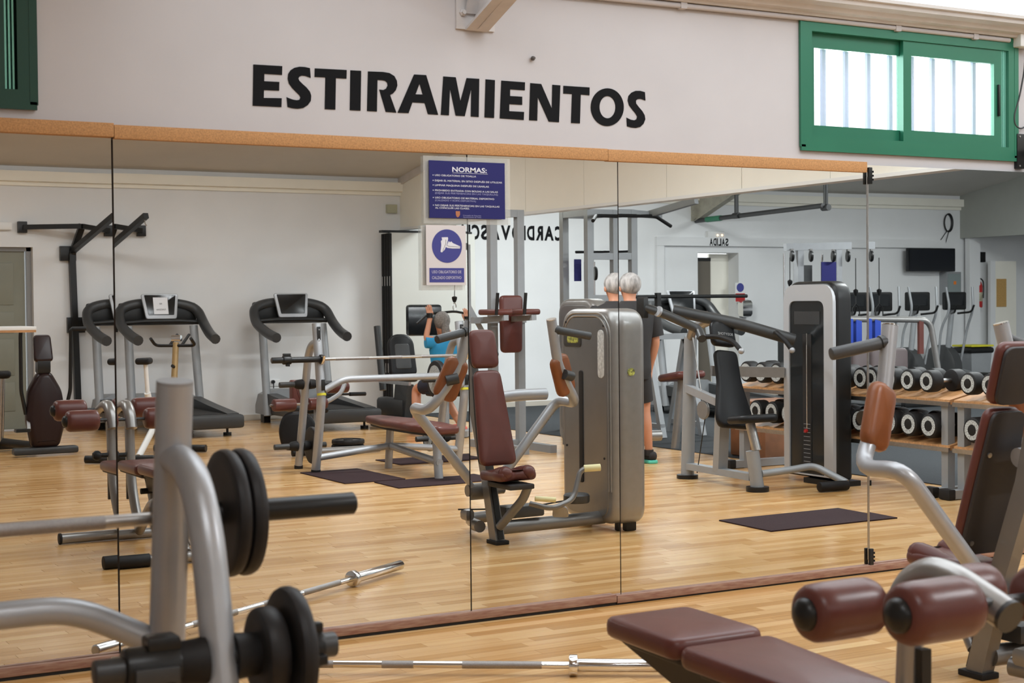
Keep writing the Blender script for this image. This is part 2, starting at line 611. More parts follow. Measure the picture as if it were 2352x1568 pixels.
ceil = struct('ceiling', g, M_ceil)
for k in range(9):
    x = 3.1+2*k
    G().bar((x, -.1, 2.95), (x, -2.62, roof_z(-2.62)+.01), .05, .05).obj('glazing_bar', M_corn, ceil)
for sgn in (0, 1):
    xw = X0 if sgn == 0 else X1
    G().add([(xw, 0, 3.0), (xw, -5.95, 4.1), (xw, YB, 3.0)], [(0, 1, 2)]).obj('gable', M_wall2, ceil)

# cornices of both long walls
def cornice(name, y, s):
    prof = [(0, 2.815), (.045, 2.815), (.05, 2.828), (.085, 2.834), (.10, 2.855), (.15, 2.864), (.155, 2.885), (.172, 2.888), (.172, 2.904), (0, 2.92)]
    rings = [[V((x, y-s*d, z)) for d, z in prof] for x in (X0, X1)]
    struct(name, G().loft(rings), M_corn, ang=20)
cornice('trim_2', 0, 1)
g = G()
prof = [(0, 2.80), (.03, 2.80), (.03, 2.845), (.09, 2.85), (.09, 2.965), (0, 2.965)]
g.loft([[V((x, YB+d, z)) for d, z in prof] for x in (X0, X1)])
struct('trim_3', g, M_cream, ang=20)

# bulkhead above the opening to the cardio zone: cream panels and a pale track
g = G().box((8.27, YB/2, 2.376), (.14, -YB, .03))
bh = struct('wall_bulkhead', g, mat('pale_track', (.74, .74, .72), .4))
ys = [YB, -10.7, -9.5, -8.31, -7.14, -5.98, -4.82, -3.65, -2.45, -1.25, -.0]
for a, b in zip(ys[:-1], ys[1:]):
    zt = min(roof_z(a), roof_z(b))+.02
    G().add([(x, y, z) for x in (8.21, 8.32) for y, z in ((a+.003, 2.392), (b-.003, 2.392), (b-.003, roof_z(b)+.05), (a+.003, roof_z(a)+.05))],
            [(0, 1, 2, 3), (7, 6, 5, 4), (0, 4, 5, 1), (1, 5, 6, 2), (2, 6, 7, 3), (3, 7, 4, 0)]).obj('panel', M_cream, bh)
G().bar((8.2, YB, 2.98), (8.2, -5.95, roof_z(-5.95)-.02), .03, .10).obj('cove', M_corn, bh)
g = G()
g.add([(x, y, z) for x in (17.35, 17.45) for y, z in ((YB, 2.36), (0, 2.36), (0, 3.05), (-5.95, 4.1), (YB, 3.05))],
      [(0, 1, 2, 3, 4), (9, 8, 7, 6, 5), (0, 5, 6, 1), (1, 6, 7, 2), (2, 7, 8, 3), (3, 8, 9, 4), (4, 9, 5, 0)])
struct('wall_far_bulkhead', g, M_head2)
struct('wall_far_partition', G().box((17.5, YB+.12, 1.18), (.22, .10, 2.36)), M_wall2)

# ------------------------------------------------------------------ mirrors
MY = -.02
SX = [1.4995, 3.0444, 3.8311, 5.3436]
SPANS = [(-.05, SX[0]), (SX[0], SX[1]), (SX[1], SX[2]), (SX[2], SX[3]), (SX[3], 6.9)]
CENX = [.7495, 2.2720, 3.4378, 4.5873, 6.1436]
ALPHA = [-.85, 0, -.45, .15, .9]
ML = ['tall wall mirror left of the first seam, beneath the green window edge', 'wide wall mirror between the first seam and the rules sign',
      'narrow wall mirror just right of the rules sign', 'wide wall mirror between the narrow mirror and the steel corner strip', 'tall wall mirror beyond the steel strip, beneath the bright window']
for k, (a, b) in enumerate(SPANS):
    z0, z1 = .042, (2.062 if k < 4 else 2.092)
    cx = CENX[k]
    al = math.radians(ALPHA[k])
    o = bpy.data.objects.new('wall_mirror_panel', None)
    x0, x1 = a-cx+.0022, b-cx-.0022
    vs = [(x0, 0, z0), (x1, 0, z0), (x1, 0, z1), (x0, 0, z1), (x0, .005, z0), (x1, .005, z0), (x1, .005, z1), (x0, .005, z1)]
    me = bpy.data.meshes.new('wall_mirror_panel')
    me.from_pydata(vs, [], [(0, 1, 2, 3), (7, 6, 5, 4), (0, 4, 5, 1), (1, 5, 6, 2), (2, 6, 7, 3), (3, 7, 4, 0)])
    me.materials.append(M_mirror); me.materials.append(M_backing)
    for p in me.polygons:
        p.material_index = 0 if p.index == 0 else 1
    bpy.data.objects.remove(o)
    o = bpy.data.objects.new('wall_mirror_panel', me)
    COL.objects.link(o)
    o.location = (cx, MY, 0)
    o.rotation_euler = (0, 0, -al)
    tag(o, ML[k], 'mirror')
single('mirror_backing_board', G().box((3.4, -.003, 1.05), (6.9, .006, 2.0)), M_backing, 'dark backing board behind the wall mirrors, seen in their seams', 'board', (3.4, 0, .05))

# cork strip over the mirrors and wooden ledge under them, in lengths
for a, b, dz in ((-.05, 1.503, .006), (1.505, 3.767, 0), (3.769, 5.332, -.002)):
    lab = {-.05: 'leftmost length of brown cork strip above the mirrors', 1.505: 'long brown cork strip above the mirrors, under the large black lettering', 3.769: 'brown cork strip above the mirrors ending beside the bright window'}[a]
    single('cork_strip', G().box(((a+b)/2, -.018, 2.08+dz), (b-a, .036, .054), b=.003), M_cork, lab, 'trim strip', ((a+b)/2, 0, 2.053))
for a, b, lab in ((-.05, 3.79, 'reddish wooden ledge under the mirrors, length with the dark gap beneath'), (3.795, 7.2, 'reddish wooden ledge under the mirrors, length running behind the chest press')):
    h = .012 if a < 1 else .0
    t = Thing('skirting_ledge', lab, 'ledge', ((a+b)/2, -.02, 0))
    t.part('board', G().box(((a+b)/2, -.032, .026+h/2), (b-a, .026, .036), b=.003), M_bbwood, local=False)
    t.part('gap_shade', G().box(((a+b)/2, -.022, .006+h/2), (b-a, .03, .012+h)), M_dark, local=False)  # dark strip standing in for the shade in the gap under the ledge
    t.part('inner_lip', G().box(((a+b)/2, -.012, .036), (b-a, .008, .02)), M_bbwood, local=False)
# steel strip over the last seam with its black clips
t = Thing('seam_strip', 'thin steel strip over the mirror seam with black clips at its ends', 'strip', (5.345, -.03, .04))
t.part('rod', G().box((5.345, -.0245, 1.05), (.0075, .004, 1.96)), M_steel, local=False)
for z in (2.035, .085):
    c_ = t.part('clip', G().box((5.347, -.038, z), (.022, .014, .085), b=.003), M_plastic, local=False)
    t.part('tooth', G().box((5.362, -.040, z-.02), (.006, .016, .01)).box((5.362, -.040, z), (.006, .016, .01)).box((5.362, -.040, z+.02), (.006, .016, .01)), M_plastic, parent=c_, local=False)

# ------------------------------------------------------------------ windows
def window(name, xa, xb, dark=False):
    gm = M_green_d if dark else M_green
    z0, z1 = WZ0, WZ1
    g = G()
    f_ = .055
    for (cx, cz, sx, sz) in (((xa+xb)/2, z0+f_/2, xb-xa, f_), ((xa+xb)/2, z1-f_/2, xb-xa, f_), (xa+f_/2, (z0+z1)/2, f_, z1-z0-2*f_), (xb-f_/2, (z0+z1)/2, f_, z1-z0-2*f_)):
        g.box((cx, .02, cz), (sx, .075, sz))
    root = struct(name, g, gm)
    # raised outer lip of the frame
    g = G()
    for (cx, cz, sx, sz) in (((xa+xb)/2, z0-.004, xb-xa+.03, .03), ((xa+xb)/2, z1+.004, xb-xa+.03, .03), (xa-.004, (z0+z1)/2, .03, z1-z0), (xb+.004, (z0+z1)/2, .03, z1-z0)):
        g.box((cx, -.012, cz), (sx, .014, sz))
    g.obj('frame_lip', gm, root)
    xm = xa+(xb-xa)*.46
    for k, (sa, sb, sy) in enumerate(((xa+f_-.01, xm+.05, .035), (xm-.01, xb-f_-.045, .005))):
        w_, hb, ht = .055, .06, .075
        g = G()
        for (cx, cz, sx, sz) in (((sa+sb)/2, z0+f_+hb/2, sb-sa, hb), ((sa+sb)/2, z1-f_-ht/2, sb-sa, ht), (sa+w_/2, (z0+hb+z1-ht)/2, w_, z1-z0-2*f_-hb-ht), (sb-w_/2, (z0+hb+z1-ht)/2, w_, z1-z0-2*f_-hb-ht)):
            g.box((cx, sy, cz), (sx, .026, sz))
        s_ = g.obj('sash', gm, root)
        G().box(((sa+sb)/2, sy+.004, (z0+z1)/2), (sb-sa-2*w_+.01, .004, z1-z0-2*f_-hb-ht+.01)).obj('pane', M_glass, s_)
        if k == 1:
            G().box((sb-.025, sy-.018, (z0+z1)/2-.01), (.012, .010, .17), b=.003).obj('handle', M_plastic, s_)
    g = G()
    for dx in (0, .014, .028):
        g.box((xb-f_-.04+dx, .012, (z0+z1)/2), (.007, .03, z1-z0-2*f_))
    g.obj('track', mat('pale_green_track', (.20, .50, .40), .35, .4), root)
    n = 9
    for k in range(n):
        x = xa+.13+(xb-xa-.26)*k/(n-1)
        G().cyl((x, .17, z0-.01), (x, .17, z1+.01), .017, 8).obj('security_bar', M_bars, root)
    return root
for k, (a, b) in enumerate(WINDOWS):
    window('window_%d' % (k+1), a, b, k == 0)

# dark sheet added behind the left window's panes to block the sky
o = G().box((.46, .075, 2.48), (1.48, .012, .66)).obj('sky_blocker', mat('dark_blocker', (.012, .05, .04), .5), bpy.data.objects['window_1'])
# ------------------------------------------------------------------ things on the mirror wall
# black letters, each traced on the wall
def za(pts, ox=560, oy=120, s=4.704):
    return [(ox+x/s, oy+y/s) for x, y in pts]
def zb(pts):
    return za(pts, 1030, 160)
def zc(pts):
    return za(pts, 900, 0, 3.92)
def ell(cx, cy, rx, ry, n=40):
    return [(cx+rx*math.cos(2*PI*k/n), cy+ry*math.sin(2*PI*k/n)) for k in range(n)]
LET = [
 [za([(102,132),(414,150),(411,245),(220,233),(219,313),(382,321),(380,415),(216,408),(214,493),(408,497),(405,592),(95,577)])],
 [za([(713,172),(660,160),(600,156),(545,168),(503,195),(478,235),(473,285),(485,335),(520,385),(565,430),(600,465),(611,490),(600,512),(570,519),(530,512),(490,498),(461,485),(471,590),(520,604),(580,611),(640,602),(690,570),(722,525),(727,470),(712,425),(675,380),(630,340),(600,310),(588,285),(596,265),(625,252),(665,256),(721,276)])],
 [za([(765,174),(1110,192),(1107,286),(993,279),(987,620),(873,614),(880,272),(763,266)])],
 [za([(1150,195),(1266,201),(1259,631),(1144,625)])],
 [za([(1340,207),(1500,213),(1570,224),(1625,258),(1652,310),(1657,360),(1640,410),(1610,445),(1578,462),(1646,652),(1532,643),(1462,403),(1505,408),(1535,393),(1552,360),(1548,330),(1525,308),(1490,302),(1442,299),(1436,640),(1330,634)])],
 [za([(1838,240),(1968,247),(2098,675),(1988,668),(1952,548),(1820,541),(1778,657),(1660,652)]), za([(1897,338),(1931,457),(1853,454)])],
 [zc([(462,688),(574,696),(616,912),(672,703),(785,710),(780,1053),(710,1048),(714,795),(655,1045),(573,1040),(522,795),(512,1038),(440,1033)])],
 [zb([(400,104),(500,113),(491,521),(388,515)])],
 [zb([(570,118),(825,137),(822,223),(664,212),(663,284),(795,292),(794,380),(655,372),(654,448),(815,457),(811,543),(553,525)])],
 [zb([(883,145),(1000,155),(1115,422),(1121,163),(1207,170),(1192,567),(1082,560),(963,295),(957,550),(870,545)])],
 [zb([(1241,174),(1523,192),(1521,277),(1427,268),(1418,580),(1323,575),(1333,263),(1239,257)])],
 [zb(ell(1714,405,178,204)), zb(ell(1716,405,87,120))],
 [zb([(2120,243),(2070,229),(2020,229),(1975,248),(1943,285),(1935,335),(1950,385),(1985,432),(2020,475),(2037,508),(2030,535),(2005,547),(1965,540),(1922,518),(1927,610),(1970,624),(2025,629),(2070,618),(2105,585),(2125,535),(2117,490),(2090,445),(2055,405),(2025,365),(2023,335),(2040,318),(2075,315),(2126,333)])],
]
MW = Matrix(((1, 0, 0, 0), (0, 0, -1, 0), (0, 1, 0, 0), (0, 0, 0, 1)))   # local xy -> wall xz, local z -> out of the wall
t = Thing('wall_lettering', 'large black capital letters spelling ESTIRAMIENTOS on the white wall', 'lettering', (3.0, 0, 2.2))
for q in LET:
    polys = []
    for loop in q:
        w3 = [wall(px, py) for px, py in loop]
        polys.append([(p.x, p.z) for p in w3])
    t.part('letter', G().prism(polys, .003, MW), M_black_vinyl_letter, local=False, ang=10)

# rules sign
def sign_frame(x, z, y):
    return Matrix(((1, 0, 0, x), (0, 0, -1, y), (0, 1, 0, z), (0, 0, 0, 1)))
sy = -.040
x0, x1, z0, z1 = 2.852, 3.223, 1.773, 2.020
t = Thing('rules_sign', 'dark blue sign headed NORMAS taped across a mirror seam', 'sign', ((x0+x1)/2, sy, z0))
sl = t.part('clear_sleeve', G().box(((x0+x1)/2+.003, sy+.008, (z0+z1)/2-.002), (x1-x0+.055, .001, z1-z0+.045)), M_sleeve, local=False)
t.part('board', G().box(((x0+x1)/2, sy+.002, (z0+z1)/2), (x1-x0, .004, z1-z0)), M_blue, local=False)
W_ = x1-x0
def line(txt, u, v, h, wid, m=M_signtext, bold=.008):
    "u, v: left and base as fractions of the board; wid: width fraction"
    return t.part('printed_line', text(txt, sign_frame(x0+u*W_, z1-v*(z1-z0), sy-.0006), h, wid*W_, t=.0002, bold=bold), m, local=False)
line('NORMAS:', .30, .185, .0215, .455, bold=.02)
t.part('underline', G().box((x0+.535*W_, sy-.0006, z1-.205*(z1-z0)), (.465*W_, .0006, .0012)), M_signtext, local=False)
for txt, v, wid, m, bul in (('USO OBLIGATORIO DE TOALLA', .27, .54, M_signtext, 1), ('DEJAR EL MATERIAL EN SITIO DESPUÉS DE UTILIZAR', .362, .89, M_signtext, 1),
        ('LIMPIAR MAQUINA DESPUÉS DE USARLAS', .443, .71, M_signtext, 1), ('PROHIBIDO ENTRADA CON BOLSAS A LAS SALAS', .533, .83, M_signtext, 1),
        ('(DEJAR SUS PERTENENCIAS EN LAS TAQUILLAS)', .58, .83, M_signtext2, 0), ('USO OBLIGATORIO DE MATERIAL DEPORTIVO', .66, .78, M_signtext, 1),
        ('(CALZADO Y ROPA DEPORTIVA)', .707, .535, M_signtext2, 0), ('NO DEJAR SUS PERTENENCIAS EN LAS TAQUILLAS', .793, .85, M_signtext, 1), ('AL CONCLUIR LAS CLASES.', .838, .45, M_signtext, 0)):
    line(txt, .072, v, .0075, wid, m)
    if bul:
        t.part('bullet', G().cyl((x0+.05*W_, sy-.0002, z1-(v-.014)*(z1-z0)), (x0+.05*W_, sy-.0008, z1-(v-.014)*(z1-z0)), .0022, 8), M_signtext, local=False)
line('Concejalía de Deportes', .435, .955, .0048, .24, M_signtext2, .01)
line('Ayuntamiento de Telde', .435, .985, .0048, .24, M_signtext2, .01)
cr = G().prism([[(x0+(.365+a)*W_, z1-(.935+b)*(z1-z0)) for a, b in ((-.025, -.06), (.03, -.06), (.03, .0), (.015, .035), (0, .05), (-.015, .035), (-.025, 0))]], .0004, sign_frame(0, 0, sy-.0004))
t.part('crest', cr, mat('crest_brown', (.42, .16, .07), .6), local=False)

# sports-shoe sign
x0, x1, z0, z1 = 2.834, 3.026, 1.483, 1.742
t = Thing('footwear_sign', 'white sign with blue shoe disc hanging below the dark blue sign', 'sign', ((x0+x1)/2, sy, z0))
t.part('clear_sleeve', G().box(((x0+x1)/2-.012, sy+.008, (z0+z1)/2-.012), (x1-x0+.02, .001, z1-z0+.02)), M_sleeve, local=False)
t.part('board', G().box(((x0+x1)/2, sy+.002, (z0+z1)/2), (x1-x0, .004, z1-z0)), M_signwhite, local=False)
cx, cz, R_ = (x0+x1)/2+.004, z0+.169, .0725
t.part('disc', G().cyl((cx, sy, cz), (cx, sy-.0008, cz), R_, 40), M_blue2, local=False)
px = lambda a, b: (x0+.012+(a-190)/830*(x1-x0-.014), z1-(b-155)/1310*(z1-z0))
sh = G()
sh.prism([[px(a, b) for a, b in ((480,420),(620,415),(625,450),(600,560),(545,690),(480,752),(452,735),(470,590),(462,500),(490,480))]], .0005, sign_frame(0, 0, sy-.001))
sh.prism([[px(a, b) for a, b in ((640,498),(665,530),(690,505),(735,545),(830,585),(898,615),(890,660),(720,662),(600,648),(565,620),(598,590))]], .0005, sign_frame(0, 0, sy-.0011))
t.part('shoe_emblem', sh, M_signtext, local=False)
sh = G().tube([V((*px(598,590)[:1], sy-.0018, px(598,590)[1])), V((px(640,615)[0], sy-.0018, px(640,615)[1])), V((px(890,628)[0], sy-.0018, px(890,628)[1]))], .0007, 6)
sh.tube([V((px(572,470)[0], sy-.0018, px(572,470)[1])), V((px(570,560)[0], sy-.0018, px(570,560)[1])), V((px(500,720)[0], sy-.0018, px(500,720)[1]))], .0007, 6)
t.part('shoe_line', sh, M_plastic_g, local=False)
t.part('text_band', G().box(((x0+x1)/2+.002, sy-.0004, z0+.043), (.168, .0008, .062)), M_blue2, local=False)
for txt, dz in (('USO OBLIGATORIO DE', .0515), ('CALZADO DEPORTIVO', .0265)):
    t.part('printed_line', text(txt, sign_frame(x0+.026, z0+dz, sy-.0012), .0125, .142, t=.0002, bold=.015), M_signtext2 if False else mat('sign_text_lilac', (.50, .48, .62), .5), local=False)

# conduit under the cornice, junction box, cable, black speaker bracket
t = Thing('conduit', 'white painted conduit running under the cornice', 'pipe', (5, -.02, 2.79))
t.part('pipe', G().tube([(X0+.1, -.022, 2.80), (3.6, -.022, 2.797), (4.9, -.022, 2.803), (6.36, -.022, 2.801)], .0125, 10), M_wall, local=False)
for x in (4.2, 5.55, 6.1):
    t.part('clip', G().box((x, -.02, 2.80), (.035, .034, .032), b=.004), M_wall, local=False)
single('junction_box', G().box((6.45, -.035, 2.81), (.11, .07, .09), b=.006), M_white, 'small white junction box at the end of the conduit', 'electrical box', (6.45, -.035, 2.765))
single('loose_cable', G().tube([(6.47, -.03, 2.77), (6.475, -.025, 2.66), (6.44, -.02, 2.50), (6.40, -.018, 2.40), (6.405, -.018, 2.345), (6.45, -.018, 2.325), (6.52, -.02, 2.36)], .0045, 8, fil=.05), M_plastic_g, 'thin dark cable looping down from the junction box', 'cable', (6.47, -.03, 2.33))
t = Thing('speaker_bracket', 'black metal wall bracket beside the bright green window', 'bracket', (6.45, -.02, 2.11))
t.part('plate', G().box((6.448, -.012, 2.205), (.058, .024, .19), b=.003), M_plastic, local=False)
t.part('arm', G().box((6.50, -.06, 2.20), (.03, .09, .03)).box((6.55, -.10, 2.20), (.12, .03, .03)), M_plastic, local=False)
for z in (2.285, 2.125):
    t.part('screw', G().cyl((6.436, -.023, z), (6.436, -.028, z), .005, 8), M_steel, local=False)

# rafter foot on the mirror wall
def rafter(loc, rot, label, m):
    t = Thing('rafter_bracket', label, 'bracket', loc, rot=rot)
    t.part('base_plate', G().box((0, -.006, .25), (.19, .012, .50)), m)
    web = [(0, 0), (0, .5), (-1.3, .62), (-1.3, .44), (-.36, .115), (-.05, -.0)]
    t.part('web', G().prism([[(-y, z) for y, z in web]], .012, Matrix(((0, 0, 1, -.006), (-1, 0, 0, 0), (0, 1, 0, 0), (0, 0, 0, 1)))), m)
    t.part('bottom_flange', G().bar((0, -.02, .0), (0, -.36, .12), .012, .11, (1, 0, 0)).bar((0, -.36, .12), (0, -1.3, .44), .012, .11, (1, 0, 0)), m)
    t.part('stiffener', G().bar((-.03, -.02, .07), (-.03, -.22, .42), .014, .05, (1, 0, 0)), m)
    for x in (-.065, .065):
        for z in (.07, .16, .25):
            t.part('bolt', G().lathe([(.016, 0), (.016, .008), (.010, .014), (.010, .022)], frame((x, -.012, z), (0, -1, 0)), 6), m)
    return t
rafter((3.10, 0, 2.60), 0, 'cream steel rafter foot bolted to the wall above the lettering', M_beam)
rafter((12.8, YB, 2.56), PI, 'cream steel rafter foot bolted to the far wall above the exit', mat('aged_cream_steel', (.42, .40, .33), .6, var=.2, scale=9))
single('wall_nail', G().tube([(3.39, 0, 2.499), (3.392, -.02, 2.498)], .006, 6).sphere((3.388, -.012, 2.497), .011, 8), M_plate_in, 'small rusty nail stub in the wall above the lettering', 'nail', (3.39, 0, 2.49))
# ------------------------------------------------------------------ free weights
def barbell(label, at, rot, sleeve_m, shaft_m, clamp=(), group=None, cat='barbell'):
    t = Thing('barbell', label, cat, at, group, rot)
    sm = M_chrome if shaft_m is M_chrome else M_steel
    t.part('shaft', G().cyl((-.66, 0, 0), (.66, 0, 0), .0138, 14), sm)
    for a, b in ((-.545, -.245), (-.06, .06), (.245, .545)):
        t.part('knurling', G().cyl((a, 0, 0), (b, 0, 0), .0143, 14), M_knurl)
    for s in (-1, 1):
        t.part('sleeve', G().cyl((s*.655, 0, 0), (s*1.10, 0, 0), .025, 20, .003), sleeve_m)
        t.part('collar', G().cyl((s*.648, 0, 0), (s*.680, 0, 0), .040, 24, .003), sleeve_m)
        t.part('end_cap', G().cyl((s*1.099, 0, 0), (s*1.103, 0, 0), .019, 14), M_plate_in if sleeve_m is not M_chrome else M_steel)
    for x in clamp:
        c_ = t.part('clamp', G().cyl((x-.035, 0, 0), (x+.035, 0, 0), .036, 12, .004).box((x, 0, .04), (.06, .03, .03), b=.004), M_plastic)
        t.part('lever', G().box((x, .02, -.04), (.02, .05, .02)), M_plastic, parent=c_)
    return t

def plate(label, at, R_, th, group=None, rim=.78, hub=.025, axis=(1, 0, 0), m=None, ring=False):
    t = Thing('weight_plate', label, 'weight plate', at, group)
    M = frame((0, 0, 0), axis)
    h = th/2
    e = min(.012, th*.35)
    m = m or M_rubber2
    t.part('rim', G().lathe([(R_*rim, -h), (R_-e, -h), (R_-e*.3, -h+e*.3), (R_, -h+e), (R_, h-e), (R_-e*.3, h-e*.3), (R_-e, h), (R_*rim, h), (R_*rim, -h)], M, 40), m)
    t.part('web', G().lathe([(hub, -h*.55), (R_*rim+.001, -h*.55), (R_*rim+.001, h*.55), (hub, h*.55), (hub, -h*.55)], M, 36), M_plate_in if not ring else M_rubber)
    t.part('hub', G().lathe([(hub, -h*1.02), (hub+.018, -h*1.02), (hub+.022, -h*.5), (hub+.022, h*.5), (hub+.018, h*1.02), (hub, h*1.02), (hub, -h*1.02)], M, 20), m)
    if ring:
        t.part('white_ring', G().lathe([(R_*.42, -h-.001), (R_*.74, -h-.001), (R_*.74, h+.001), (R_*.42, h+.001), (R_*.42, -h-.001)], M, 36), mat('ring_print', (.54, .58, .58), .5, var=.6, scale=120, col2=(.14, .14, .14)))
    return t

# ------------------------------------------------------------------ olympic bench (bench end towards +y)
def olympic_bench(label, at):
    t = Thing('olympic_bench', label, 'weight bench', at, 'flat olympic benches')
    S = M_silver_l
    for s in (-1, 1):
        x = s*.665
        u = t.part('upright', G().tube([(x, 0, .015), (x, .15, .63), (x, .055, 1.245)], .0375, 18, fil=.08), S)
        t.part('top_cap', G().cyl((x, .055, 1.243), (x, .054, 1.250), .0375, 18), M_rackgrey, parent=u)
        t.part('foot', G().cyl((x, 0, 0), (x, .003, .03), .040, 16), M_rubber, parent=u)
        rl = t.part('rear_leg', G().tube([(x, -.40, .015), (x, -.145, .965), (x, -.06, 1.075), (x, .09, 1.095)], .0335, 18, fil=.12), S)
        t.part('foot', G().cyl((x, -.401, 0), (x, -.397, .03), .037, 16), M_rubber, parent=rl)
        for z, yy in ((.735, -.207), (.20, -.351)):
            pg_ = t.part('plate_peg', G().cyl((x-.235, yy, z), (x+.235, yy, z), .0245, 18, .003), M_plastic_g)
            for q in (-1, 1):
                t.part('cone', G().lathe([(.045, 0), (.040, .05), (.026, .075)], frame((x+q*.028, yy, z), (q, 0, 0)), 18), M_rubber, parent=pg_)
        hk = t.part('bar_hook', G().tube([(x, .105, .93), (x, .165, .918), (x, .205, .935), (x, .215, .985)], .013, 10, fil=.02), M_chrome)
        t.part('guard_plate', G().box((x, .105, 1.155), (.03, .012, .14), M=None, b=.004), M_plastic)
        t.part('lower_guard', G().box((x, .19, .745), (.03, .010, .09), b=.003), M_plastic)
        t.part('sticker', G().cyl((x, .153, .655), (x, .150, .675), .0383, 18), M_yellow)
        for dz in (-.045, .045):
            t.part('screw', G().cyl((x, .111, 1.155+dz), (x, .116, 1.155+dz), .006, 8), M_steel)
    t.part('cross_tube', G().tube([(-.64, .155, .70), (-.48, .17, .785), (.48, .17, .785), (.64, .155, .70)], .0285, 16, fil=.07), S)
    t.part('low_cross_tube', G().tube([(-.66, .03, .13), (0, .06, .20), (.66, .03, .13)], .028, 14, fil=.1), S)
    t.part('spine', G().tube([(0, -.02, .20), (0, 1.0, .135)], .03, 14), S)
    t.part('rear_foot', G().tube([(0, 0, 0), (0, .03, .22), (0, .05, .40)], .033, 14), S)
    t.part('front_foot', G().tube([(0, .98, 0), (0, .955, .20), (0, .93, .40)], .036, 14), S)
    ol = roundpoly([(-.08, -.40), (.08, -.40), (.165, .12), (.165, .72), (.10, 1.09), (-.10, 1.09), (-.165, .72), (-.165, .12)], .05)
    p_ = t.part('bench_pad', G().pad(ol, .065, .022, Matrix.Translation((0, .08, .372)), puff=.006), M_vinyl)
    t.part('pad_base', G().pad([(a*.86, .05+b*.92) for a, b in ol], .02, .004, Matrix.Translation((0, .08, .354))), M_back, parent=p_)
    return t

B1 = V((.2235, -2.944, 0))
olympic_bench('silver olympic bench in front of the mirror, its bar loaded with thick black plates', B1)
barbell('barbell with a loaded black sleeve racked on the silver olympic bench', B1+V((0, .165, .957)), 0, M_plastic, M_steel)
RP = B1+V((0, .165, .957))
for i, (dx, R_, th) in enumerate(((.806, .137, .030), (.840, .137, .034))):
    plate(['worn black plate nearest the upright on the racked barbell', 'worn black plate on the racked barbell, towards the sleeve end'][i], RP+V((dx, 0, 0)), R_, th)
PG = B1+V((.665, -.207, .735))
plate('small thick black plate on the low peg of the silver bench', PG+V((.095, 0, 0)), .088, .045, rim=.7)
plate('medium black plate on the low peg between small plate and spring collar', PG+V((.142, 0, 0)), .122, .034, rim=.7)
t = Thing('peg_collar', 'black star-shaped collar at the outer end of the low peg', 'collar', PG+V((.185, 0, 0)))
t.part('ring', G().cyl((-.018, 0, 0), (.018, 0, 0), .043, 12, .006), M_plastic)
for k in range(4):
    a = k*PI/2+.4
    t.part('lug', G().box((0, .045*math.cos(a), .045*math.sin(a)), (.03, .02, .02), b=.003), M_plastic)
t = Thing('spring_clamp', 'chunky black plastic clamp on the inner stub of the low peg', 'clamp', PG+V((-.13, 0, 0)))
t.part('ring', G().cyl((-.052, 0, 0), (.052, 0, 0), .040, 14, .006), M_plastic)
t.part('jaw', G().box((.02, 0, .043), (.06, .05, .03), b=.008), M_plastic)
t.part('latch', G().box((0, -.043, -.008), (.08, .012, .03), b=.003).box((.0, -.02, -.042), (.085, .05, .014), b=.004), M_plastic_g)

u_ = V((.845, -.535, 0)).normalized()
barbell('chrome barbell lying on the wooden floor by the mirrors', V((2.93, -1.075, .0405))-u_*.665, math.atan2(u_.y, u_.x), M_chrome, M_chrome)

